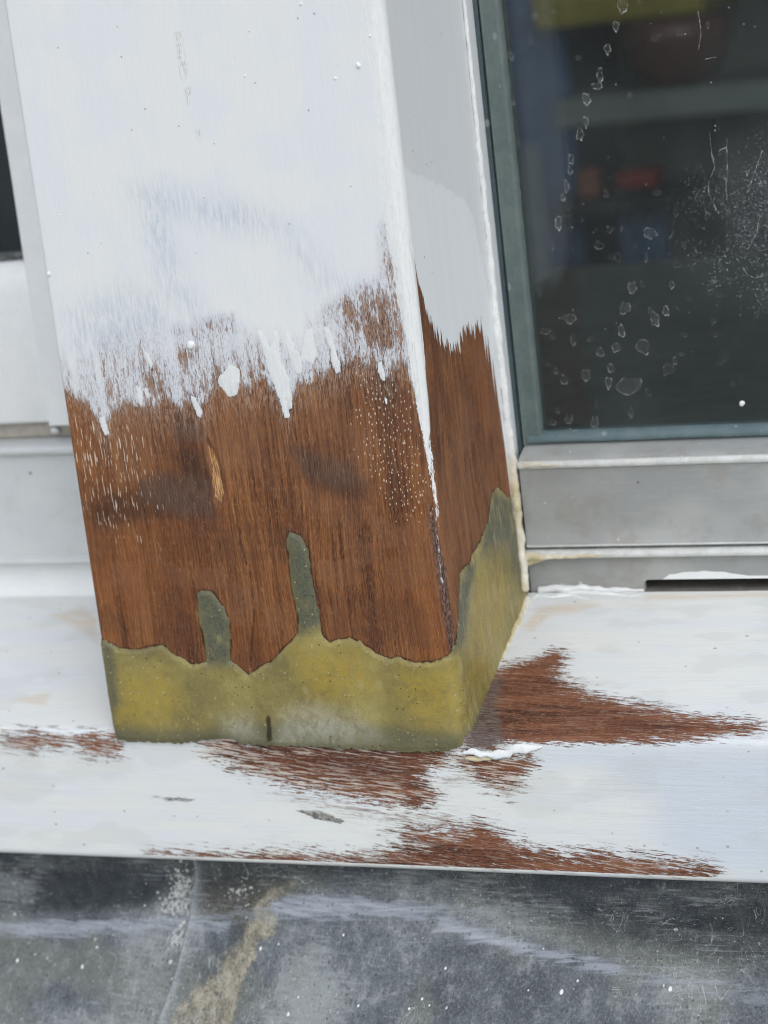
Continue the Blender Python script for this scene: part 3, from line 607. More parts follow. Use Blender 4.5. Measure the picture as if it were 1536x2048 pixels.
def mat_glass():
    g = G('dusty_window_glass'); st = g.obj()
    fr = g.node('ShaderNodeFresnel'); fr.inputs['IOR'].default_value = 1.5
    tr = g.node('ShaderNodeBsdfTransparent'); tr.inputs['Color'].default_value = (.93, .96, .95, 1)
    gl = g.node('ShaderNodeBsdfGlossy'); gl.inputs['Roughness'].default_value = .015
    mx = g.node('ShaderNodeMixShader'); g.put(mx.inputs[0], fr.outputs[0]); g.put(mx.inputs[1], tr.outputs[0]); g.put(mx.inputs[2], gl.outputs[0])
    film = g.noise(st, (.02, .02, .015), 2, .6)
    n1 = g.noise(st, (.8, .8, .8), 4, .8, dist=1.5)
    n2 = g.noise(st, (2.2, 2.2, 2.2), 3, .7, dist=.8)
    d = g.fac('dust')
    crust = g.mul(g.ss(g.add(g.add(g.mul(n1, .55), g.mul(n2, .45)), g.mul(d, .13)), .615, .71), g.ss(d, .02, .35, .10, 1.0))
    sp = g.mul(g.specks(st, (.3, .3, .3), .10, .12), .5)
    a = g.add(g.add(g.mul(crust, .42), sp), g.add(g.ss(film, .3, .75, .010, .036), g.mul(d, .035)))
    df = g.node('ShaderNodeBsdfDiffuse'); df.inputs['Color'].default_value = hx('b9c3c4')
    m2 = g.node('ShaderNodeMixShader'); g.put(m2.inputs[0], a); g.put(m2.inputs[1], mx.outputs[0]); g.put(m2.inputs[2], df.outputs[0])
    g.t.links.new(m2.outputs[0], g.out.inputs['Surface'])
    return g.m

def mat_marks():
    g = G('dried_limescale'); st = g.obj()
    n = g.noise(st, (.9, .9, .9), 4, .7)
    tr = g.node('ShaderNodeBsdfTransparent')
    df = g.node('ShaderNodeBsdfDiffuse'); df.inputs['Color'].default_value = hx('d5d8d4')
    m2 = g.node('ShaderNodeMixShader')
    a = g.mul(g.fac('op'), g.ss(n, .34, .64, .12, .85))
    g.put(m2.inputs[0], a); g.put(m2.inputs[1], tr.outputs[0]); g.put(m2.inputs[2], df.outputs[0])
    g.t.links.new(m2.outputs[0], g.out.inputs['Surface'])
    return g.m

M_POST = mat_post(); M_RESIN = mat_resin(); M_SILL = mat_sill(); M_LEAD = mat_lead()
M_FRAME = mat_frame('grey_painted_frame', 'a8aaa7', '989b9a')
M_FRAME2 = mat_frame('pale_grey_frame', 'd3d6d5', 'cbcfcf', mott=.25)
M_WHITE = mat_simple('white_gloss_paint', 'eceeed', 'e6e9e9', .38, .12, .0002)
M_SEAL = mat_seal()
M_GASK = mat_simple('grey_green_glazing_strip', '66726f', '5a6766', .45, .1, .00012, .4, '879390')
M_GASK2 = mat_simple('blue_grey_glazing_strip', '4a5a5e', '3f4f54', .45, .12, .00012, .4, '8d9a9c')
M_GASK3 = mat_simple('blue_green_glazing_strip', '65777a', '586b6f', .45, .1, .00012, .4, '8b9a9b')
M_GLASS = mat_glass(); M_MARK = mat_marks()
M_DROP = mat_simple('white_paint_drop', 'f0f1ee', 'e8e9e6', .4, .5)
M_CAV = mat_simple('grey_channel', '8f8c86', '77746e', .7, .2)  # plain grey for the slot floor and back

# ================================================================= the setting
M_GROUND = mat_simple('paving', '6d6a63', '5a5851', .85, .004, .002)
gr = structure(mesh_obj('ground', [(-90000, -90000, -1300), (90000, -90000, -1300), (90000, 90000, -1300), (-90000, 90000, -1300)], [(0, 1, 2, 3)], M_GROUND, None, False))
M_RENDER = mat_simple('wall_render', 'b5b2aa', 'a39f96', .8, .02, .001)
def wall_with_openings():
    """outer wall: strips round the two window openings and down to the ground"""
    parts = []
    def bx(x0, x1, z0, z1): parts.append((x0, x1, z0, z1))
    bx(-3000, -700, -1300, 2600); bx(700, 3000, -1300, 2600)
    bx(-700, 700, 800, 2600); bx(-700, 700, -1300, -52)
    V = []; F = []
    for (x0, x1, z0, z1) in parts:
        o = len(V)
        V += [(x, y, z) for x in (x0, x1) for y in (26, 160) for z in (z0, z1)]
        F += [tuple(o + i for i in f) for f in ((0, 1, 3, 2), (4, 6, 7, 5), (0, 4, 5, 1), (2, 3, 7, 6), (0, 2, 6, 4), (1, 5, 7, 3))]
    return mesh_obj('house_wall', V, F, M_RENDER, None, False)
structure(wall_with_openings())
M_ROOM = mat_simple('dim_room_wall', '2c3d50', '243444', .8, .006)
M_ROOMF = mat_simple('room_floor', '3b352e', '302b26', .7, .006)
structure(mesh_obj('room_back_wall', [(-1500, 1120, -800), (1500, 1120, -800), (1500, 1120, 1500), (-1500, 1120, 1500)], [(0, 1, 2, 3)], M_ROOM, None, False))
structure(mesh_obj('room_side_wall', [(-1500, 160, -800), (-1500, 1120, -800), (-1500, 1120, 1500), (-1500, 160, 1500)], [(0, 1, 2, 3)], M_ROOM, None, False))
structure(mesh_obj('room_side_wall', [(1500, 160, -800), (1500, 1120, -800), (1500, 1120, 1500), (1500, 160, 1500)], [(3, 2, 1, 0)], M_ROOM, None, False))
structure(mesh_obj('room_floor', [(-1500, 160, -800), (1500, 160, -800), (1500, 1120, -800), (-1500, 1120, -800)], [(0, 1, 2, 3)], M_ROOMF, None, False))
structure(mesh_obj('room_ceiling', [(-1500, 160, 1500), (1500, 160, 1500), (1500, 1120, 1500), (-1500, 1120, 1500)], [(3, 2, 1, 0)], M_ROOM, None, False))

# ================================================================= window post
post = thing('window_post', 'white painted hardwood window post stripped to brown timber, its foot rebuilt in yellow resin', 'post')

S_SIDE0 = -RC + math.pi * RC / 2          # unrolled position where the flat right face starts
def post_pt(s):
    """unrolled s -> X, Y, nX, nY"""
    s = np.asarray(s, float)
    X = np.zeros_like(s); Y = np.zeros_like(s); nx = np.zeros_like(s); ny = np.zeros_like(s)
    SL = -W + RL                              # start of left arc (front side)
    m = (s >= SL) & (s <= -RC); X[m] = s[m]; ny[m] = -1
    m = (s > -RC) & (s < S_SIDE0); a = (s[m] + RC) / RC
    X[m] = -RC + RC * np.sin(a); Y[m] = RC - RC * np.cos(a); nx[m] = np.sin(a); ny[m] = -np.cos(a)
    m = s >= S_SIDE0; X[m] = 0; Y[m] = RC + s[m] - S_SIDE0; nx[m] = 1
    lim = SL - math.pi * RL / 2
    m = (s < SL) & (s > lim); a = (SL - s[m]) / RL
    X[m] = SL - RL * np.sin(a); Y[m] = RL - RL * np.cos(a); nx[m] = -np.sin(a); ny[m] = -np.cos(a)
    m = s <= lim; X[m] = -W; Y[m] = RL + (lim - s[m]); nx[m] = -1
    return X, Y, nx, ny
s_end = S_SIDE0 + D + 12 - RC
s_list = np.r_[np.linspace(-W - 82, -W - 8, 12), np.linspace(-W - 6, -W - .8, 8), np.arange(-W - .4, s_end, .46)]
z_list = np.r_[np.arange(-1.0, 232, .5), np.linspace(233, 330, 20)]
Sg, Zg = np.meshgrid(s_list, z_list, indexing='ij')
S = Sg.ravel(); Z = Zg.ravel()

wl = np.array(WOODLINE); wl = wl[np.argsort(wl[:, 0])]
fl_ = np.array(FULLINE); fl_ = fl_[np.argsort(fl_[:, 0])]
zw = np.interp(S, wl[:, 0], wl[:, 1]); zf_ = np.interp(S, fl_[:, 0], fl_[:, 1])
d1 = (Z - zw); span = np.maximum(zf_ - zw, 6)
cov = np.where(d1 < 0, .10 + d1 * .04, np.where(d1 < 4, .10 + .55 * d1 / 4, .65 + .75 * sst(d1, 4, span * 1.15)))
th_ = region(S, Z, THIN, 3.0)
cov = cov - .42 * th_ * (cov > .2)
trn = sst(cov, .02, .3) * sst(cov, 1.45, 1.0)
cov = cov + trn * (.55 * (fbm(S * .10, Z * .05, 111) - .5) + .60 * (fbm(S * .55, Z * .035, 113, 2) - .5))
cov = np.clip(cov, -.3, 1.6)
side = sst(S, -2.2, -.6)
cov = np.where(S > -1.4, -.3, cov)
sidew = sdf(S, Z, SIDEWOOD)
toothamp = np.where(Z > 60, 16.0, 5.0) * sst(S, 2, 10) + 1.2
toothamp = toothamp * (1 - .85 * sst(S, 58, 66))
isside = (S > -1.4).astype(float)
sidenew = sst(sdf(S, Z, SIDENEW) + 3 * (fbm(S * .3, Z * .05, 5) - .5), -.6, .6) * sst(S, -2.5, 0)
shard = np.full(S.shape, -20.0)
for p in SHARDS: shard = np.maximum(shard, sdf(S, Z, p))
nx_, nz_ = KEYS['nail']
res = sdf(S, Z, RESIN)
blue = region(S, Z, BLUE, 7.0) * (.35 + .9 * fbm(S * .08, Z * .05, 89))
ar = np.array(ARRIS); ar = ar[np.argsort(ar[:, 1])]
xa = np.interp(Z, ar[:, 1], ar[:, 0])
aw = np.interp(Z, [40, 60, 80, 100, 118, 130, 300], [.05, .10, .45, 1.1, 2.6, 4.2, 4.5])
av = np.interp(Z, [36, 50, 66, 84, 100, 118, 140], [0, .42, .58, .85, 1.2, 1.6, 1.8])
arris = av * sst(np.abs(S - (-.9 + .5 * np.sin(Z * .11))) - aw, 1.0, -.4)
arris = np.where(Z < 36, 0, arris)
arris = np.where((Z > 112) & (S > 1.8), 0, arris)
dark = np.clip(region(S, Z, DARK, 3.0), 0, 1)
grey = region(S, Z, GREY, 2.4) * (.6 + .5 * fbm(S * .12, Z * .12, 99))
tan = np.full(S.shape, -20.0)
for p in TAN: tan = np.maximum(tan, sdf(S, Z, p))
pores = region(S, Z, [PORES], 5.0) + 0.35 * region(S, Z, [[(-112, 96), (-84, 96), (-88, 60), (-105, 60)]], 6)
dots = region(S, Z, [DOTS], 5.0)
wst = region(S, Z, [WSTRIP], .9)
pale = np.clip(.65 * sst(Z, 62, 100) * (S < -1) + .55 * (S >= -1) - .1, 0, 1)
nickl = region(S, Z, [[(-62.5, 209), (-60.5, 209), (-60.0, 196), (-62.5, 196)], [(-62.0, 193.5), (-59.8, 193.5), (-60, 189), (-61.6, 189)], [(-60.3, 181.5), (-58.5, 181.5), (-58.6, 178.5), (-59.8, 178.5)]], .6)

X, Y, nx, ny = post_pt(S)
paintd = sst(cov, .2, 1.1) * (S < -1.4) * .12 + .10 * sst(shard, -.2, .4)
und = .25 * (fbm(S * .03, Z * .015, 3) - .5) + .10 * (fbm(S * .25, Z * .03, 9) - .5) * (res < 0)
ckd = np.full(S.shape, 30.0)
for pl in CRACKS:
    for (ax, az), (bx_, bz_) in zip(pl[:-1], pl[1:]):
        ex, ez = bx_ - ax, bz_ - az; tt = np.clip(((S - ax) * ex + (Z - az) * ez) / (ex * ex + ez * ez), 0, 1)
        ckd = np.minimum(ckd, np.hypot(S - ax - tt * ex + .5 * (fbm(Z * .2, S * 0, 117) - .5), Z - az - tt * ez))
crackf = np.exp(-(ckd / .42) ** 2)
gouge = -.35 * crackf - .6 * sst(tan, -1.5, .5) - .35 * wst
off = paintd + und * (np.abs(ny) > .5) + gouge
# the lower corner is worn round
worn = sst(Z, 120, 40) * np.exp(-((S + .8) / 2.4) ** 2) * (-.35 - .7 * (fbm(S * .2, Z * .12, 21) - .4))
off = off + worn
V = np.stack([X + nx * off, Y + ny * off, Z], 1)
timber = mesh_obj('timber', V, grid_faces(len(s_list), len(z_list)), M_POST, post,
    attrs=dict(cov=cov, sidewood=sidew, toothamp=toothamp, isside=isside, sidenew=sidenew, shard=np.clip(shard, -20, 5), res=np.clip(res, -10, 10), blue=blue, arris=arris,
               dark=dark, grey=grey, tan=np.clip(tan, -10, 5), pores=np.clip(pores, 0, 1), dots=dots, wstrip=wst, pale=pale, nickline=nickl,
               tone=.5 + (fbm(S * .16, Z * .012, 81) - .5) * np.where(S > -1, .35, 1.0), tone2=fbm(S * .03, Z * .02, 83, 2), tone3=fbm(S * .09, Z * .08, 85, 3), tone4=fbm(S * .35, Z * .018, 86, 3),
               thick=sst(cov, .3, .8) * (S < -1.4) + isside * sst(sidew, .5, -.5), worn=sst(cov, 1.3, .9) * sst(cov, 0, .3), split=crackf),
    vecs=dict(st=np.stack([S, Z, 0 * S], 1), stw=np.stack([np.where(S > -1, -1 + (S + 1) * .45, S) + 5 * (fbm(S * .05, Z * .02, 87, 2) - .5), Z, 0 * S], 1)))
timber['label'] = 'brown hardwood showing below worn white paint'

# resin repair: a slightly proud skin wrapped round the foot
rs_l = np.arange(-W - 3.2, S_SIDE0 + 69, .5); rz_l = np.arange(-7.5, 72, .5)
RS, RZ = np.meshgrid(rs_l, rz_l, indexing='ij')
jit = 1.3 * (fbm(RS * .9, RZ * .3, 31) - .5)
F0 = sdf(RS.ravel(), RZ.ravel(), RESIN).reshape(RS.shape) + jit
gx, gz = np.gradient(F0, .5, .5)
gm = gx ** 2 + gz ** 2 + 1e-6
nu, nv = RS.shape
fc = grid_faces(nu, nv)
keepf = (F0.ravel()[fc] > 0).any(1)
fc = fc[keepf]
used = np.zeros(nu * nv, bool); used[fc.ravel()] = True
neg = (F0.ravel() < 0) & used
rs2 = RS.ravel().copy(); rz2 = RZ.ravel().copy()
rs2[neg] -= np.clip(F0.ravel()[neg] * gx.ravel()[neg] / gm.ravel()[neg], -.6, .6)
rz2[neg] -= np.clip(F0.ravel()[neg] * gz.ravel()[neg] / gm.ravel()[neg], -.6, .6)
fv = np.maximum(F0.ravel(), 0)
X, Y, nx, ny = post_pt(rs2)
lump = fbm(rs2 * .09, rz2 * .09, 41) - .5
offs = .16 + .34 * sst(fv, 0, 1.6) + .55 * lump * sst(fv, 0, 5) + .15 * (fbm(rs2 * .5, rz2 * .4, 44) - .5)
onside = sst(rs2, 0, 3)
# bulging fillet low on the right face, and a slightly ragged front corner
slope_h = np.clip(rz2 - (Y - 1) * math.tan(TH), 0, 60)
offs = offs + onside * (.9 * np.exp(-slope_h / 5.0) + .9 * (fbm(rs2 * .16, rz2 * .10, 47) - .45) * sst(fv, 0, 4))
corner = np.exp(-((rs2 - .9) / 2.2) ** 2)
offs = offs + corner * (-.2 - 1.0 * (fbm(rs2 * .3, rz2 * .22, 49) - .42))
offs = np.maximum(offs, .16)
V = np.stack([X + nx * offs, Y + ny * offs, rz2], 1)
# skirt so the skin has thickness
ed = np.concatenate([fc[:, [0, 1]], fc[:, [1, 2]], fc[:, [2, 3]], fc[:, [3, 0]]])
key = np.sort(ed, 1); kk = key[:, 0].astype(np.int64) * (nu * nv) + key[:, 1]
u_, ix, ct = np.unique(kk, return_index=True, return_counts=True)
be = ed[ix[ct == 1]]
idx = -np.ones(nu * nv, int); ids = np.where(used)[0]; idx[ids] = np.arange(len(ids))
V1 = V[ids]; bverts = np.unique(be); bmap = {int(b): len(ids) + i for i, b in enumerate(bverts)}
Vb = np.stack([V[bverts, 0] - nx[bverts] * 1.8, V[bverts, 1] - ny[bverts] * 1.8, V[bverts, 2]], 1)
f1 = idx[fc]
f2 = np.array([[idx[b], idx[a], bmap[int(a)], bmap[int(b)]] for a, b in be])
allid = np.r_[ids, bverts]
aS = rs2[allid]; aZ = rz2[allid]
resin = mesh_obj('resin_repair', np.r_[V1, Vb], np.r_[f1, f2], M_RESIN, post,
    attrs=dict(res=np.clip(F0.ravel()[allid], 0, 10), rgrey=region(aS, aZ, RGREY, 2.6) * np.where((aZ < 9) & (aS < 0), .75, 1.0), ryel=region(aS, aZ, RYEL, 6.0), rwhite=region(aS, aZ, RWHITE, 5.0),
               rnotch=np.maximum(sdf(aS, aZ, RNOTCH[0]), -10), isside=sst(aS, 0, 4), topedge=sst(aZ, 6, 12), tone=fbm(aS * .07, aZ * .07, 91, 4)),
    vecs=dict(st=np.stack([aS, aZ, 0 * aS], 1)))
resin['label'] = 'olive yellow resin filler round the foot of the post'

def blob(name, spots, mat, parent, place, seg=14, seed=3):
    """small flattened drops; place(u, v, h) -> xyz"""
    r_ = np.random.default_rng(seed); V = []; F = []
    for (u, v, rad, hgt) in spots:
        o = len(V); ph = r_.uniform(0, 6.28); e = r_.uniform(.82, 1.1)
        for k, (fr, fh) in enumerate(((1.0, 0.0), (.92, .45), (.65, .85), (.3, 1.0))):
            for j in range(seg):
                a = 2 * math.pi * j / seg
                rr = rad * fr * (1 + .10 * math.sin(2 * a + ph) + .06 * math.sin(3 * a + 2 * ph))
                V.append(place(u + rr * math.cos(a) * e, v + rr * math.sin(a), fh * hgt if k else -.15))
        V.append(place(u, v, hgt))
        for k in range(3):
            for j in range(seg):
                q = (j + 1) % seg
                F.append((o + k * seg + j, o + k * seg + q, o + (k + 1) * seg + q, o + (k + 1) * seg + j))
        for j in range(seg): F.append((o + 3 * seg + j, o + 3 * seg + (j + 1) % seg, o + 4 * seg))
    return mesh_obj(name, V, F, mat, parent, True)
ft = lambda u, v, h: (u, -h - .12, v)
blob('nail_cap', [(nx_, nz_, 1.35, .5)], M_DROP, post, ft)
for k, (u, v) in enumerate(KEYS['nibs']):
    blob('paint_nib', [(u, v, (.8, .4, .5, .45, .5, .7, .35)[k], (.5, .2, .25, .2, .25, .45, .2)[k])], M_WHITE, post, ft, seed=k)

# white bead of paint and sealant down the back edge of the post, then along the foot
tube('sealant_bead', [(.6, 69.0, 232), (.6, 68.6, 150), (.7, 68.2, 120), (.8, 68.4, 90), (.9, 68.2, 60), (1.0, 68.5, 40), (1.2, 68.0, 30), (1.6, 67, 24)], [.5, .6, .8, 1.0, 1.2, 1.3, 1.6, 1.4], M_SEAL, post, nseed=4, namp=.45)
slp = lambda y: (y - 1) * math.tan(TH)
tube('foot_seal', [(1.4, y, slp(y) - .1) for y in (69, 60, 50, 42, 36)], [2.3, 1.7, 1.1, .9, .6], M_SEAL, post, nseed=9, namp=.6, flat=.6)

# ================================================================= window sill
sill = thing('window_sill', 'white painted sloping timber sill under the post, sanded through to brown patches', 'sill')
ra = 1.6
def sill_pt(t):
    """unrolled t (negative = front face) -> Y, Z, nY, nZ"""
    t = np.asarray(t, float); a_full = math.pi / 2 - TH      # turn from front normal (-Y) to top normal
    tl = ra * math.tan(a_full / 2)
    Y = np.zeros_like(t); Zz = np.zeros_like(t); nY = np.zeros_like(t); nZ = np.zeros_like(t)
    m = t <= -tl; Y[m] = 1; Zz[m] = t[m]; nY[m] = -1
    m = t >= tl; Y[m] = 1 + t[m] * math.cos(TH); Zz[m] = t[m] * math.sin(TH); nY[m] = -math.sin(TH); nZ[m] = math.cos(TH)
    m = (t > -tl) & (t < tl); a = (t[m] + tl) / (2 * tl) * a_full
    Y[m] = 1 + ra - ra * np.cos(a); Zz[m] = -tl + ra * np.sin(a); nY[m] = -np.cos(a); nZ[m] = np.sin(a)
    # rounded lower edge
    rb = 2.0; m = t < ZF + rb; a = np.clip((ZF + rb - t[m]) / rb, 0, math.pi / 2 + .25)
    ex = np.maximum((ZF + rb - t[m]) - rb * (math.pi / 2), 0)
    Y[m] = 1 + rb - rb * np.cos(np.minimum(a, math.pi / 2)) + ex; Zz[m] = ZF + rb - rb * np.sin(np.minimum(a, math.pi / 2)); nY[m] = -np.cos(a); nZ[m] = -np.sin(a)
    return Y, Zz, nY, nZ
t_end = (D - .8) / math.cos(TH)
t_list = np.r_[np.array([ZF - 26, ZF - 14, ZF - 7]), np.arange(ZF - 3, t_end, .55)]
x_list = np.r_[np.linspace(-700, -205, 30), np.arange(-200, 118, .62), np.linspace(120, 700, 34)]
Xg, Tg = np.meshgrid(x_list, t_list, indexing='ij')
Xs = Xg.ravel(); T = Tg.ravel()
wood = np.full(Xs.shape, -40.0); keepw = np.full(Xs.shape, .9); best = np.full(Xs.shape, -40.0); kv = (.35, 1.0, 1.0, .6, .7, .7, .8)
for kq, (p, wgt) in enumerate(SILLWOOD):
    d = sdf(Xs, T, p)
    if kq == 0: d = np.minimum(d, np.where(Xs > 9, (T + 1.0) * 3.5, d))
    keepw = np.where(d > best, kv[kq], keepw); best = np.maximum(best, d)
    wood = np.maximum(wood, np.where(d > 0, d * (.85 if wgt >= .8 else .6) + (2.0 * wgt), d * 1.05 + 2.0 * wgt))
wood = np.minimum(wood, 9)
wood = np.where(T < ZF + 1.9, -30, wood)
glue = region(Xs, T, SILLGLUE, 1.5)
thin = np.maximum(region(Xs, T, SILLTHIN, 5.0), .75 * sst(best, -9, 1))
dirt = region(Xs, T, SILLDIRT, 1.6); cream = region(Xs, T, SILLCREAM, 1.6)
new = region(Xs, T, [SILLNEW_SHADE], 8.0); dash = region(Xs, T, [DASH], 1.0) * (np.abs(T - 1.6) < .5)
Y, Zz, nY, nZ = sill_pt(T)
o_ = .35 * (fbm(Xs * .02, T * .03, 61) - .5) - .12 * sst(wood, -1, 3) + .06 * (fbm(Xs * .1, T * .5, 63) - .5)
lipw = -.5 * np.exp(-((T + .2) / 1.5) ** 2) * (fbm(Xs * .12, T * .1, 65))
o_ = o_ + lipw
V = np.stack([Xs, Y + nY * o_, Zz + nZ * o_], 1)
mesh_obj('sill_board', V, grid_faces(len(x_list), len(t_list), flip=True), M_SILL, sill,
    attrs=dict(wood=wood, thin=thin, dirt=dirt, cream=cream, new=new, dash=dash, glue=glue, keep=keepw, tone=fbm(Xs * .03, T * .16, 93, 3), tone2=fbm(Xs * .06, T * .14, 95, 4)),
    vecs=dict(st=np.stack([Xs, T, 0 * Xs], 1), stw=np.stack([Xs, T + 5 * (fbm(Xs * .02, T * .05, 97, 2) - .5), 0 * Xs], 1),
              str=np.stack([Xs * math.cos(.12) - T * math.sin(.12), Xs * math.sin(.12) + T * math.cos(.12), 0 * Xs], 1)))
# lumps of white paint and grit at the corner of the post
def on_sill(x, t, h):
    y, z, a, b = sill_pt(np.array([t])); return (x, y[0] + a[0] * h, z[0] + b[0] * h)
tube('paint_smear', [on_sill(x, t, .1) for x, t in SMEAR], [.5, .9, 1.0, 1.3, 1.5, 1.0, .4], M_WHITE, sill, nseed=15, namp=1.0, flat=.28, step=.3)
tube('paint_smear', [on_sill(x, t, .05) for x, t in [(SMEAR[0][0] + .5, SMEAR[0][1] - 1.6), (SMEAR[1][0] + 2, SMEAR[1][1] - 2.2), (SMEAR[2][0], SMEAR[2][1] - .6)]], [.4, .9, .5], M_SEAL, sill, nseed=19, namp=.8, flat=.45, step=.4)

for k, pth in enumerate(RIDGES):
    tube('paint_ridge', [on_sill(x, t, -.1) for x, t in pth], [.3, .9, 1.2, .9, .3], M_WHITE, sill, nseed=60 + k, namp=.5, flat=.10, step=.4)

# ================================================================= lead flashing
bx = np.array([b[0] for b in BEND]); bz = np.array([b[1] for b in BEND])
def lead_y(x, z):
    zb = np.interp(x, bx, bz)
    k = 5
    zb = (zb + np.interp(x - 6, bx, bz) + np.interp(x + 6, bx, bz)) / 3
    d = zb - z
    y = 14 - 1.1 * 3.0 * np.log1p(np.exp(np.clip(d / 3.0, -40, 40)))
    return y + 1.6 * (fbm(x * .02, z * .03, 71) - .5) + .5 * (fbm(x * .09, z * .09, 73) - .5)
sm_ = np.array(SEAM)
def seam_x(z):
    o = np.argsort(sm_[:, 1]); zz = sm_[o, 1]; xx = sm_[o, 0]
    return np.where(z < zz[0], xx[0] + (z - zz[0]) * .25, np.interp(z, zz, xx)) + .5 * (fbm(z * .15, z * 0 + 3.3, 5) - .5)
def lead_sheet(name, label, side_):
    us = np.r_[np.arange(0, 205, .7), np.linspace(206, 600, 30)]
    zs = np.r_[np.linspace(-36, -44, 8), np.arange(-44.5, -125, -.6), np.linspace(-126, -190, 12)]
    U, Zq = np.meshgrid(us, zs, indexing='ij'); U = U.ravel(); Zq = Zq.ravel()
    sx = seam_x(Zq)
    Xq = sx + U if side_ > 0 else sx + 22 - U
    Yq = lead_y(Xq, Zq)
    edge = 0
    if side_ > 0:
        Yq = Yq - 1.5 - 2.2 * np.exp(-U / 2.2) * fbm(Zq * .2, Zq * 0, 8)
    nfr = len(us); nz = len(zs)
    V = np.stack([Xq, Yq, Zq], 1)
    Fq = grid_faces(nfr, nz, flip=(side_ < 0))
    aX, aZ = Xq, Zq; edge_hl = np.exp(-U / 1.3) if side_ > 0 else 0 * U
    if side_ > 0:                                     # rolled free edge over the neighbour
        e = np.arange(nz); Ve = V[e].copy(); Ve[:, 1] += 3.7; Ve[:, 0] += .6
        n0 = len(V); V = np.r_[V, Ve]
        Fe = np.stack([e[:-1], n0 + e[:-1], n0 + e[1:], e[1:]], 1)[:, ::-1]
        Fq = np.r_[Fq, Fe]; aX = np.r_[aX, Xq[e]]; aZ = np.r_[aZ, Zq[e]]; edge_hl = np.r_[edge_hl, 0 * Xq[e]]
    zb = np.interp(aX, bx, bz)
    at = dict(dark=np.maximum(region(aX, aZ, LPATINA_SHADE, 2.5), .8 * sst(aZ - zb, 2, 12)), white=region(aX, aZ, LWHITE, 2.5), crumb=region(aX, aZ, LCRUMB, 2.5), stain=region(aX, aZ, [LSTAIN], 3.0),  # dark covers patina and painted shade above the bend
              brown=region(aX, aZ, [LBROWN], 3.0), bend=.9 * np.exp(-((aZ - zb + 1) / 3.2) ** 2),
              tone=fbm(aX * .035, aZ * .05, 101, 5), tone2=fbm(aX * .05, aZ * .06, 103, 4), edge=edge_hl)
    root = thing(name, label, 'lead sheet', group='lead flashing sheets below the sill')
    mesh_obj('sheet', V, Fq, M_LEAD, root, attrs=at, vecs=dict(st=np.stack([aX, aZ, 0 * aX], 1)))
    return root
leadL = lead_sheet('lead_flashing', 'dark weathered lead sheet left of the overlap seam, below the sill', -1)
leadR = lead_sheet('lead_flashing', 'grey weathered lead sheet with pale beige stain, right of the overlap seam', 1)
for (p, r) in LSPECK:
    par = leadL if p[0] < float(seam_x(np.array(p[1]))) else leadR
    dy = 0.0 if par is leadL else -1.5
    blob('paint_speck', [(p[0], p[1], r * .115, .25)], M_DROP, par, lambda u, v, h: (u, float(lead_y(np.array(u), np.array(v))) + dy - .8 * h - .1, v), seg=10, seed=int(r * 10))

def crumbs(parent, centres, dy, seed):
    """tiny chips of old paint lying on the lead, too small to pick apart"""
    r_ = np.random.default_rng(seed); V = []; F = []
    for (cx, cz, sp, n) in centres:
        for _ in range(n):
            x = cx + r_.normal(0, sp); z = cz + r_.normal(0, sp * 1.3)
            rad = r_.uniform(.18, .38) if r_.random() < .7 else r_.uniform(.4, .85); m = int(r_.integers(3, 6)); o = len(V); ph = r_.uniform(0, 6.28); tilt = r_.uniform(-.5, .5)
            for lay in (0, 1):
                for j in range(m):
                    a = 2 * math.pi * j / m + ph; rr = rad * (.6 + .5 * abs(math.sin(3.7 * j + ph)))
                    u = x + rr * math.cos(a); v = z + rr * math.sin(a) * .8
                    V.append((u, float(lead_y(np.array(u), np.array(v))) + dy - .05 - .25 * lay - (.2 + tilt * math.cos(a) * rr) * lay, v))
            F.append(tuple(o + m + j for j in range(m)))
            for j in range(m): k = (j + 1) % m; F.append((o + j, o + k, o + m + k, o + m + j))
    ob = mesh_obj('paint_crumbs', V, F, M_CRUMB, parent, False); ob['kind'] = 'stuff'
M_CRUMB = mat_simple('chalky_paint_chip', 'd9dad6', 'a9aaa4', .7, .9)
crumbs(leadL, [(-106, -54, 2.6, 30), (-109, -61, 3.5, 26), (-106, -75, 2.2, 14), (-140, -60, 22, 5), (-150, -85, 22, 6)], 0.0, 3)
crumbs(leadR, [(-84, -57, 2.5, 14), (-80, -84, 12, 6), (0, -80, 40, 10), (40, -62, 30, 4)], -1.5, 4)

# ================================================================= right-hand window
win = thing('window', 'grey framed fixed window with dusty glass, right of the post', 'window')
nose = [(71.0, 62.6), (70.9, 63.0), (70.9, 65.3), (71.4, 65.9)]
M_EDGE_HL = mat_simple('worn_edge_highlight', 'd9dbd8', 'c6c8c4', .3, .25, .00015, .5)  # worn edges, made paler to paint in their highlight lines
prism('bottom_rail', [(96, 36.9), (71.6, 37.2), (71.1, 37.8), (70.6, 38.0), (70.4, 38.5), (70.8, 39.1), (71.2, 39.8), (71.3, 45), (71.0, 55)] + nose + [(74, 67.2), (78.5, 68.6), (80, 69.4), (96, 69.4)],
      'x', 2.2, 690, M_FRAME, win, smooth=True, seg=120, wob=.10)
ringp = lambda cy, cz, r: [(cy + r * math.cos(a), cz + r * math.sin(a)) for a in np.linspace(0, 2 * math.pi, 14, endpoint=False)]
prism('highlight_bead', ringp(70.7, 64.4, 1.25), 'x', 2.3, 690, M_EDGE_HL, win, smooth=True, seg=160, wob=.12)
prism('highlight_bead', ringp(70.9, 38.1, .55), 'x', 2.3, 690, M_EDGE_HL, win, smooth=True, seg=160, wob=.10)
prism('drip_bead', [(80, 34.2), (70.3, 34.0), (69.3, 34.3), (68.8, 35.0), (68.9, 35.9), (69.6, 36.5), (70.6, 36.7), (80, 36.8)], 'x', 1.2, 690, M_EDGE_HL, win, smooth=True, seg=120, wob=.12)
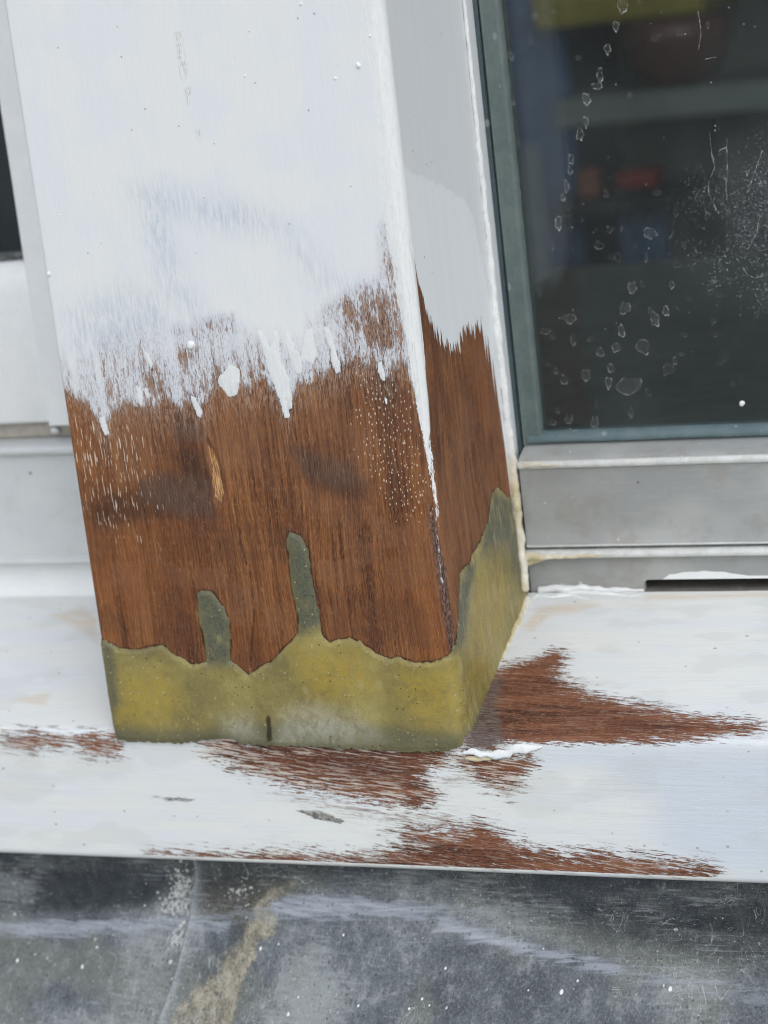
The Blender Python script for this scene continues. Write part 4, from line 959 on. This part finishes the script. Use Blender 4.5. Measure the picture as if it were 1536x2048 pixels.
# lower apron with the drain slot cut in its foot
xs0 = KEYS['slot']
ap = [(1.6, 33.95), (690, 33.95), (690, 26.1), (xs0 + 1.4, 26.0), (xs0 + .55, 25.75), (xs0 + .1, 25.2), (xs0, 24.4), (xs0 - .1, 21.0), (1.6, 21.0)]
Va = [(x, 72.6, z) for x, z in ap] + [(x, 75.0, z) for x, z in ap]; n = len(ap)
Fa = [tuple(range(n)), tuple(range(2 * n - 1, n - 1, -1))] + [(i, n + i, n + (i + 1) % n, (i + 1) % n) for i in range(n)]
o = mesh_obj('apron', Va, Fa, M_FRAME, win, False)
import bmesh
bm = bmesh.new(); bm.from_mesh(o.data); bmesh.ops.triangulate(bm, faces=[f for f in bm.faces if len(f.verts) > 4]); bmesh.ops.recalc_face_normals(bm, faces=bm.faces); bm.to_mesh(o.data); bm.free()
# lip of white paint pulled up over the slot, and cream paint along the apron foot
lip = [(xs0 + 6.0, 26.15)] + [(xs0 + 6 + 26 * k / 12, 26.3 + 2.3 * math.sin(math.pi * min(1, .04 + k / 12 * .93)) ** .6 + .15 * math.sin(k * 2.3)) for k in range(1, 12)] + [(xs0 + 33, 27.0), (xs0 + 60, 26.9), (xs0 + 60, 26.12)]
Vl = [(x, 72.35, z) for x, z in lip] + [(x, 73.2, z) for x, z in lip]; n = len(lip)
Fl = [tuple(range(n)), tuple(range(2 * n - 1, n - 1, -1))] + [(i, n + i, n + (i + 1) % n, (i + 1) % n) for i in range(n)]
o = mesh_obj('paint_lip', Vl, Fl, M_WHITE, win, False)
bm = bmesh.new(); bm.from_mesh(o.data); bmesh.ops.triangulate(bm, faces=[f for f in bm.faces if len(f.verts) > 4]); bmesh.ops.recalc_face_normals(bm, faces=bm.faces); bm.to_mesh(o.data); bm.free()
tube('paint_fillet', [(4, 71.6, 23.2), (12, 71.8, 23.6), (20, 72.0, 23.2), (28, 72.0, 22.8), (xs0, 71.8, 22.6)], [1.3, 1.5, 1.3, .9, .6], M_WHITE, win, nseed=33, namp=.5, flat=.7)
box('drain_channel', 1.6, 690, 71.5, 100, 19.0, 22.45, M_CAV, win)
box('channel_back', 1.6, 690, 88, 92, 22.5, 36.8, M_CAV, win)
# glazing strips
prism('glazing_strip', [(-6, 86), (-6, 79.2), (-1.5, 78.6), (.8, 78.6), (1.4, 78.9), (1.7, 80.0), (1.7, 86)], 'z', 66, 700, M_GASK2, win, smooth=True, seg=60, wob=.15)
prism('glazing_strip', [(1.75, 86), (1.75, 79.4), (2.0, 78.3), (2.5, 77.8), (3.0, 78.1), (3.3, 79.0), (3.8, 79.3), (6.8, 78.6), (7.6, 78.8), (8.1, 79.6), (8.2, 82.0), (8.2, 86)], 'z', 69.3, 700, M_GASK, win, smooth=True, seg=60, wob=.12)
prism('glazing_strip', [(86, 69.45), (79.0, 69.45), (78.2, 69.8), (78.0, 70.6), (78.6, 71.8), (79.6, 72.6), (80.6, 72.9), (86, 72.9)], 'x', 3.4, 690, M_GASK3, win, smooth=True, seg=120, wob=.12)
# glass: grid with a dust field
gxs = np.r_[np.arange(7.0, 110, 1.0), np.linspace(112, 690, 20)]; gzs = np.r_[np.arange(72.0, 235, 1.0), np.linspace(237, 700, 20)]
GX, GZ = np.meshgrid(gxs, gzs, indexing='ij')
du = region(GX.ravel(), GZ.ravel(), [GDUST], 12.0) * (.35 + .9 * fbm(GX.ravel() * .06, GZ.ravel() * .06, 77))
Vg = np.stack([GX.ravel(), 0 * GX.ravel() + 82.0, GZ.ravel()], 1); Vg2 = Vg.copy(); Vg2[:, 1] = 86.0
fg = grid_faces(len(gxs), len(gzs)); ng = len(Vg)
pane = mesh_obj('glass_pane', np.r_[Vg, Vg2], np.r_[fg, fg[:, ::-1] + ng], M_GLASS, win, False, attrs=dict(dust=np.r_[du, 0 * du]))
# dried water marks: thin crusts with a thicker rim, all on the outer face
V = []; F = []; OP = []
r_ = np.random.default_rng(5)
for _ in range(60):
    MARKS.append((r_.uniform(10, 75), r_.uniform(76, 150), r_.uniform(.35, 1.3), r_.uniform(.4, 1.7), r_.uniform(.12, .35)))
for (cx, cz, a, b, stg) in MARKS:
    seg = 40; ph = r_.uniform(0, 6.28, 5); amp = r_.uniform(.05, .16, 5)
    o = len(V)
    wd = min(.35, .22 * min(a, b) + .12)
    for j in range(seg):
        t = 2 * math.pi * j / seg
        rr = 1 + sum(amp[k] * math.sin((k + 2) * t + ph[k]) for k in range(5)) * .8
        lowr = .5 + .5 * max(0, -math.sin(t)) + .25 * math.sin(3 * t + ph[0])
        for q, (f_, op) in enumerate(((1.0, .0), (1.0 - .45 * wd / a, 1.0), (1.0 - wd / a, .10), (.25, .03))):
            f_ = max(f_, .2)
            V.append((cx + a * rr * f_ * math.cos(t), 81.93 - .02 * (q == 1), cz + b * rr * f_ * math.sin(t))); OP.append(min(1, op * stg * max(.12, lowr)) + (.05 * stg if q > 1 else 0))
    for j in range(seg):
        k = (j + 1) % seg
        for q in range(3): F.append((o + j * 4 + q, o + k * 4 + q, o + k * 4 + q + 1, o + j * 4 + q + 1))
    V.append((cx, 81.93, cz)); OP.append(.06 * stg); c_ = len(V) - 1
    for j in range(seg): F.append((o + j * 4 + 3, o + ((j + 1) % seg) * 4 + 3, c_))
for pth in DRIPS:
    P = np.array(pth); L = np.r_[0, np.cumsum(np.linalg.norm(np.diff(P, axis=0), axis=1))]
    t = np.linspace(0, L[-1], max(6, int(L[-1] / .4)))
    xx = np.interp(t, L, P[:, 0]) + .35 * (fbm(t * .9, t * 0 + L[-1], 3) - .5); zz = np.interp(t, L, P[:, 1])
    o = len(V)
    tx = np.gradient(xx); tz = np.gradient(zz); tl = np.hypot(tx, tz) + 1e-6
    for i in range(len(t)):
        w_ = .16 + .32 * float(vnoise(np.array(t[i] * .8), np.array(L[-1]), 9)) ** 2
        for sgn, op in ((-1, 0.0), (0, .9), (1, 0.0)):
            V.append((xx[i] - tz[i] / tl[i] * w_ * sgn, 81.92, zz[i] + tx[i] / tl[i] * w_ * sgn)); OP.append(op * (.05 + .95 * float(vnoise(np.array(t[i] * .7), np.array(L[-1] * 3), 11)) ** 1.5))
    for i in range(len(t) - 1):
        for q in range(2): F.append((o + i * 3 + q, o + i * 3 + q + 1, o + i * 3 + 4 + q, o + i * 3 + 3 + q))
mk = mesh_obj('dried_water_marks', V, F, M_MARK, pane, False, attrs=dict(op=OP))
mk['kind'] = 'stuff'
gd = KEYS['gdot']
blob('paint_speck', [(gd[0], gd[1], .95, .3)], M_DROP, win, lambda u, v, h: (u, 81.9 - h, v))
# smears of filler on the frame
tube('filler_smear', [(2.4, 70.3, 64.9), (6, 69.6, 65.0), (12, 69.5, 64.6), (16, 69.6, 64.4)], [1.0, .9, .6, .3], M_SEAL, win, nseed=41, namp=.6, flat=.35)
tube('filler_smear', [(1.6, 69.2, 35.4), (6, 68.7, 35.2), (14, 68.8, 34.9), (22, 68.8, 35.1), (27, 68.8, 35.3)], [1.5, 1.0, .7, .6, .2], M_SEAL, win, nseed=43, namp=.7, flat=.5)
tube('filler_smear', [(1.0, 70.6, 36.0), (2.5, 70.9, 33.4), (5.0, 71.6, 33.0), (8.5, 72.0, 33.7)], [1.8, 2.0, 1.0, .3], M_SEAL, win, nseed=47, namp=.5, flat=.6)

# ================================================================= left-hand casement
cas = thing('casement_window', 'white painted casement corner with pale grey rail, left of the post', 'window')
prism('bottom_rail', [(100, 83.9), (74.2, 83.7), (73.3, 84.2), (73.0, 85.0), (73.0, 128), (73.6, 132), (75.0, 135.2), (77.4, 137.6), (80, 138.8), (84, 139.6), (100, 139.6)], 'x', -690, -163.8, M_WHITE, cas, smooth=True, seg=80, wob=.2)
prism('stile', [(-163.2, 100), (-163.4, 72.0), (-162.9, 71.2), (-162.2, 70.9), (-156.5, 70.8), (-150, 70.8), (-116, 71.0), (-116, 100)], 'z', 83.2, 700, M_WHITE, cas, smooth=True, seg=60, wob=.2)
prism('frame_rail', [(100, 34.6), (70.4, 34.4), (69.4, 34.7), (69.0, 35.4), (69.3, 36.3), (70.3, 36.9), (71.8, 37.6), (71.6, 45), (71.4, 72.6), (70.6, 73.2), (69.0, 73.9), (68.7, 75.0), (69.1, 75.9), (70.2, 76.5), (78, 77.4), (100, 77.6)], 'x', -690, -115.5, M_FRAME2, cas, smooth=True, seg=80, wob=.15)
prism('cove_strip', [(100, 21.0), (71.0, 21.0), (71.6, 24.0), (73.4, 26.6), (75.0, 28.8), (75.2, 31.0), (74.6, 33.4), (74.8, 34.2), (100, 34.3)], 'x', -690, -115.5, M_WHITE, cas, smooth=True, seg=80, wob=.15)
prism('rebate_strip', [(100, 77.8), (79.5, 77.7), (79.0, 78.4), (79.2, 82.6), (100, 82.6)], 'x', -690, -158.8, mat_simple('beige_rebate', 'c3bcb0', 'aaa398', .6, .2), cas, smooth=True, seg=40, wob=.2)
tube('putty_plug', [(-166.0, 77.4, 80.0), (-164.2, 77.0, 80.4), (-162.8, 77.4, 79.4)], [1.1, 1.4, .8], M_WHITE, cas, nseed=52, namp=.4)
box('hinge_gap', -158.5, -116, 84, 99, 77.9, 83.1, mat_simple('dark_gap', '2b2a28', '1f1e1d', .8, .3), cas)
gv = [(-690, 80.5, 139), (-162.5, 80.5, 139), (-162.5, 80.5, 700), (-690, 80.5, 700), (-690, 84.5, 139), (-162.5, 84.5, 139), (-162.5, 84.5, 700), (-690, 84.5, 700)]
mesh_obj('glass_pane', gv, [(0, 1, 2, 3), (7, 6, 5, 4)], M_GLASS, cas, False, attrs=dict(dust=np.zeros(8)))
tube('putty_line', [(-190, 80.0, 139.9), (-172, 80.0, 140.2), (-163.5, 79.8, 140.4)], [1.0, .8, 1.1], mat_simple('grimy_putty', '6d6f6c', '3a4042', .6, .4), cas, nseed=57, namp=.7)

# ================================================================= dim things behind the glass
M_SHELF = mat_simple('grey_green_shelf', '6d7672', '5f6864', .7, .01)
shelf = thing('shelf_unit', 'dim grey green shelf board blurred behind the dusty glass', 'shelf')
box('shelf_board', -226, 260, 940, 1110, 101, 120, M_SHELF, shelf, 1)
box('shelf_board', -226, 260, 940, 1110, 198, 216, M_SHELF, shelf, 1)
box('side_panel', 262, 280, 930, 1112, -300, 420, M_SHELF, shelf, 1)
box('back_panel', -226, 262, 1112, 1118, -300, 420, M_SHELF, shelf)
M_BOARD = mat_simple('grey_green_board', '7a827f', '6c7572', .6, .02)
tag(box('window_board', -112, 690, 96, 520, 44, 62, M_BOARD, None, 2), 'grey green inner window board behind the lower part of the dusty glass', 'board')
M_BLUE = mat_simple('dark_blue_cloth', '39587c', '304c6e', .85, .02)
def curtain(name, x0, x1, y, z0, z1, mat, waves, amp):
    n = 60; V = []; F = []
    for k in range(2):
        for i in range(n):
            t = i / (n - 1)
            V.append((x0 + (x1 - x0) * t, y + amp * math.sin(t * waves * 2 * math.pi) + k * 2.0, z0)); V.append((x0 + (x1 - x0) * t, y + amp * .8 * math.sin(t * waves * 2 * math.pi + .3) + k * 2.0, z1))
    for k in range(2):
        for i in range(n - 1):
            a = k * 2 * n + 2 * i; F.append((a, a + 2, a + 3, a + 1) if k == 0 else (a + 1, a + 3, a + 2, a))
    for i in (0, n - 1): F.append((2 * i, 2 * i + 1, 2 * n + 2 * i + 1, 2 * n + 2 * i))
    return mesh_obj(name, V, F, mat, None, True)
tag(curtain('curtain', -420, -230, 985, -300, 420, M_BLUE, 3.2, 9), 'dark blue curtain hanging behind the left edge of the dusty glass', 'curtain')
tag(curtain('reflection_strip', -262, -240, 930, -300, 92, mat_simple('pale_grey_reflection', '7d8894', '6d7884', .9, .02), 1.2, 5), 'pale grey strip standing in for a reflection in front of the dark blue curtain', 'curtain')  # reflection in the glass, modelled as a pale solid strip
def lathe(name, prof, c, mat, seg=32):
    V = []; F = []
    for r, z in prof:
        for j in range(seg):
            a = 2 * math.pi * j / seg; V.append((c[0] + r * math.cos(a), c[1] + r * math.sin(a), c[2] + z))
    for i in range(len(prof) - 1):
        for j in range(seg):
            k = (j + 1) % seg; F.append((i * seg + j, i * seg + k, (i + 1) * seg + k, (i + 1) * seg + j))
    F.append(tuple(range(seg))[::-1])
    return mesh_obj(name, V, F, mat, None, True)
tag(lathe('bowl', [(14, 0), (24, 3), (33, 14), (39, 32), (41, 47), (39, 47), (36, 32), (30, 16), (20, 6), (1, 5)], (-146, 985, 120.2), mat_simple('brown_glaze', '5b3a30', '48302a', .4, .03)), 'dim brown bowl standing on the shelf behind the glass', 'bowl')
tag(box('storage_box', -240, -116, 950, 1080, 216.2, 262, mat_simple('olive_card', '8a7d1c', '766a14', .7, .02), None, 3), 'olive yellow box at the top of the glass', 'box')
for o_ in list(bpy.data.objects):
    if o_.name == 'storage_box': o_.location = (0, 0, -.047)
tag(box('red_case', -194, -164, 960, 990, -300 + 351, 64, mat_simple('red_plastic', '7d2014', '6a1a12', .4, .05), None, 3), 'small red case showing dimly in the dark middle of the glass', 'case')
tag(box('rust_tin', -222, -206, 960, 984, 47, 68, mat_simple('rust_tin_paint', '7a4632', '683a2a', .5, .05), None, 3), 'small rust brown tin left of the red case', 'tin')
tag(curtain('hanging_cloth', -197, -160, 975, -60, 48, mat_simple('slate_blue_cloth', '4a6078', '40566d', .9, .03), 1.6, 5), 'slate blue cloth hanging below the red case', 'cloth')
tag(box('stand_board', -235, -150, 955, 1060, 36, 46.5, mat_simple('dark_board', '1d242b', '171d23', .7, .03), None, 1), 'dark ledge carrying the red case and the rust tin', 'board')
tag(box('grey_folder', -128, -60, 1000, 1030, -60, 99, mat_simple('grey_card', '5b5a5c', '4c4b4e', .8, .03), None, 2), 'dull grey folder standing below the shelf', 'folder')
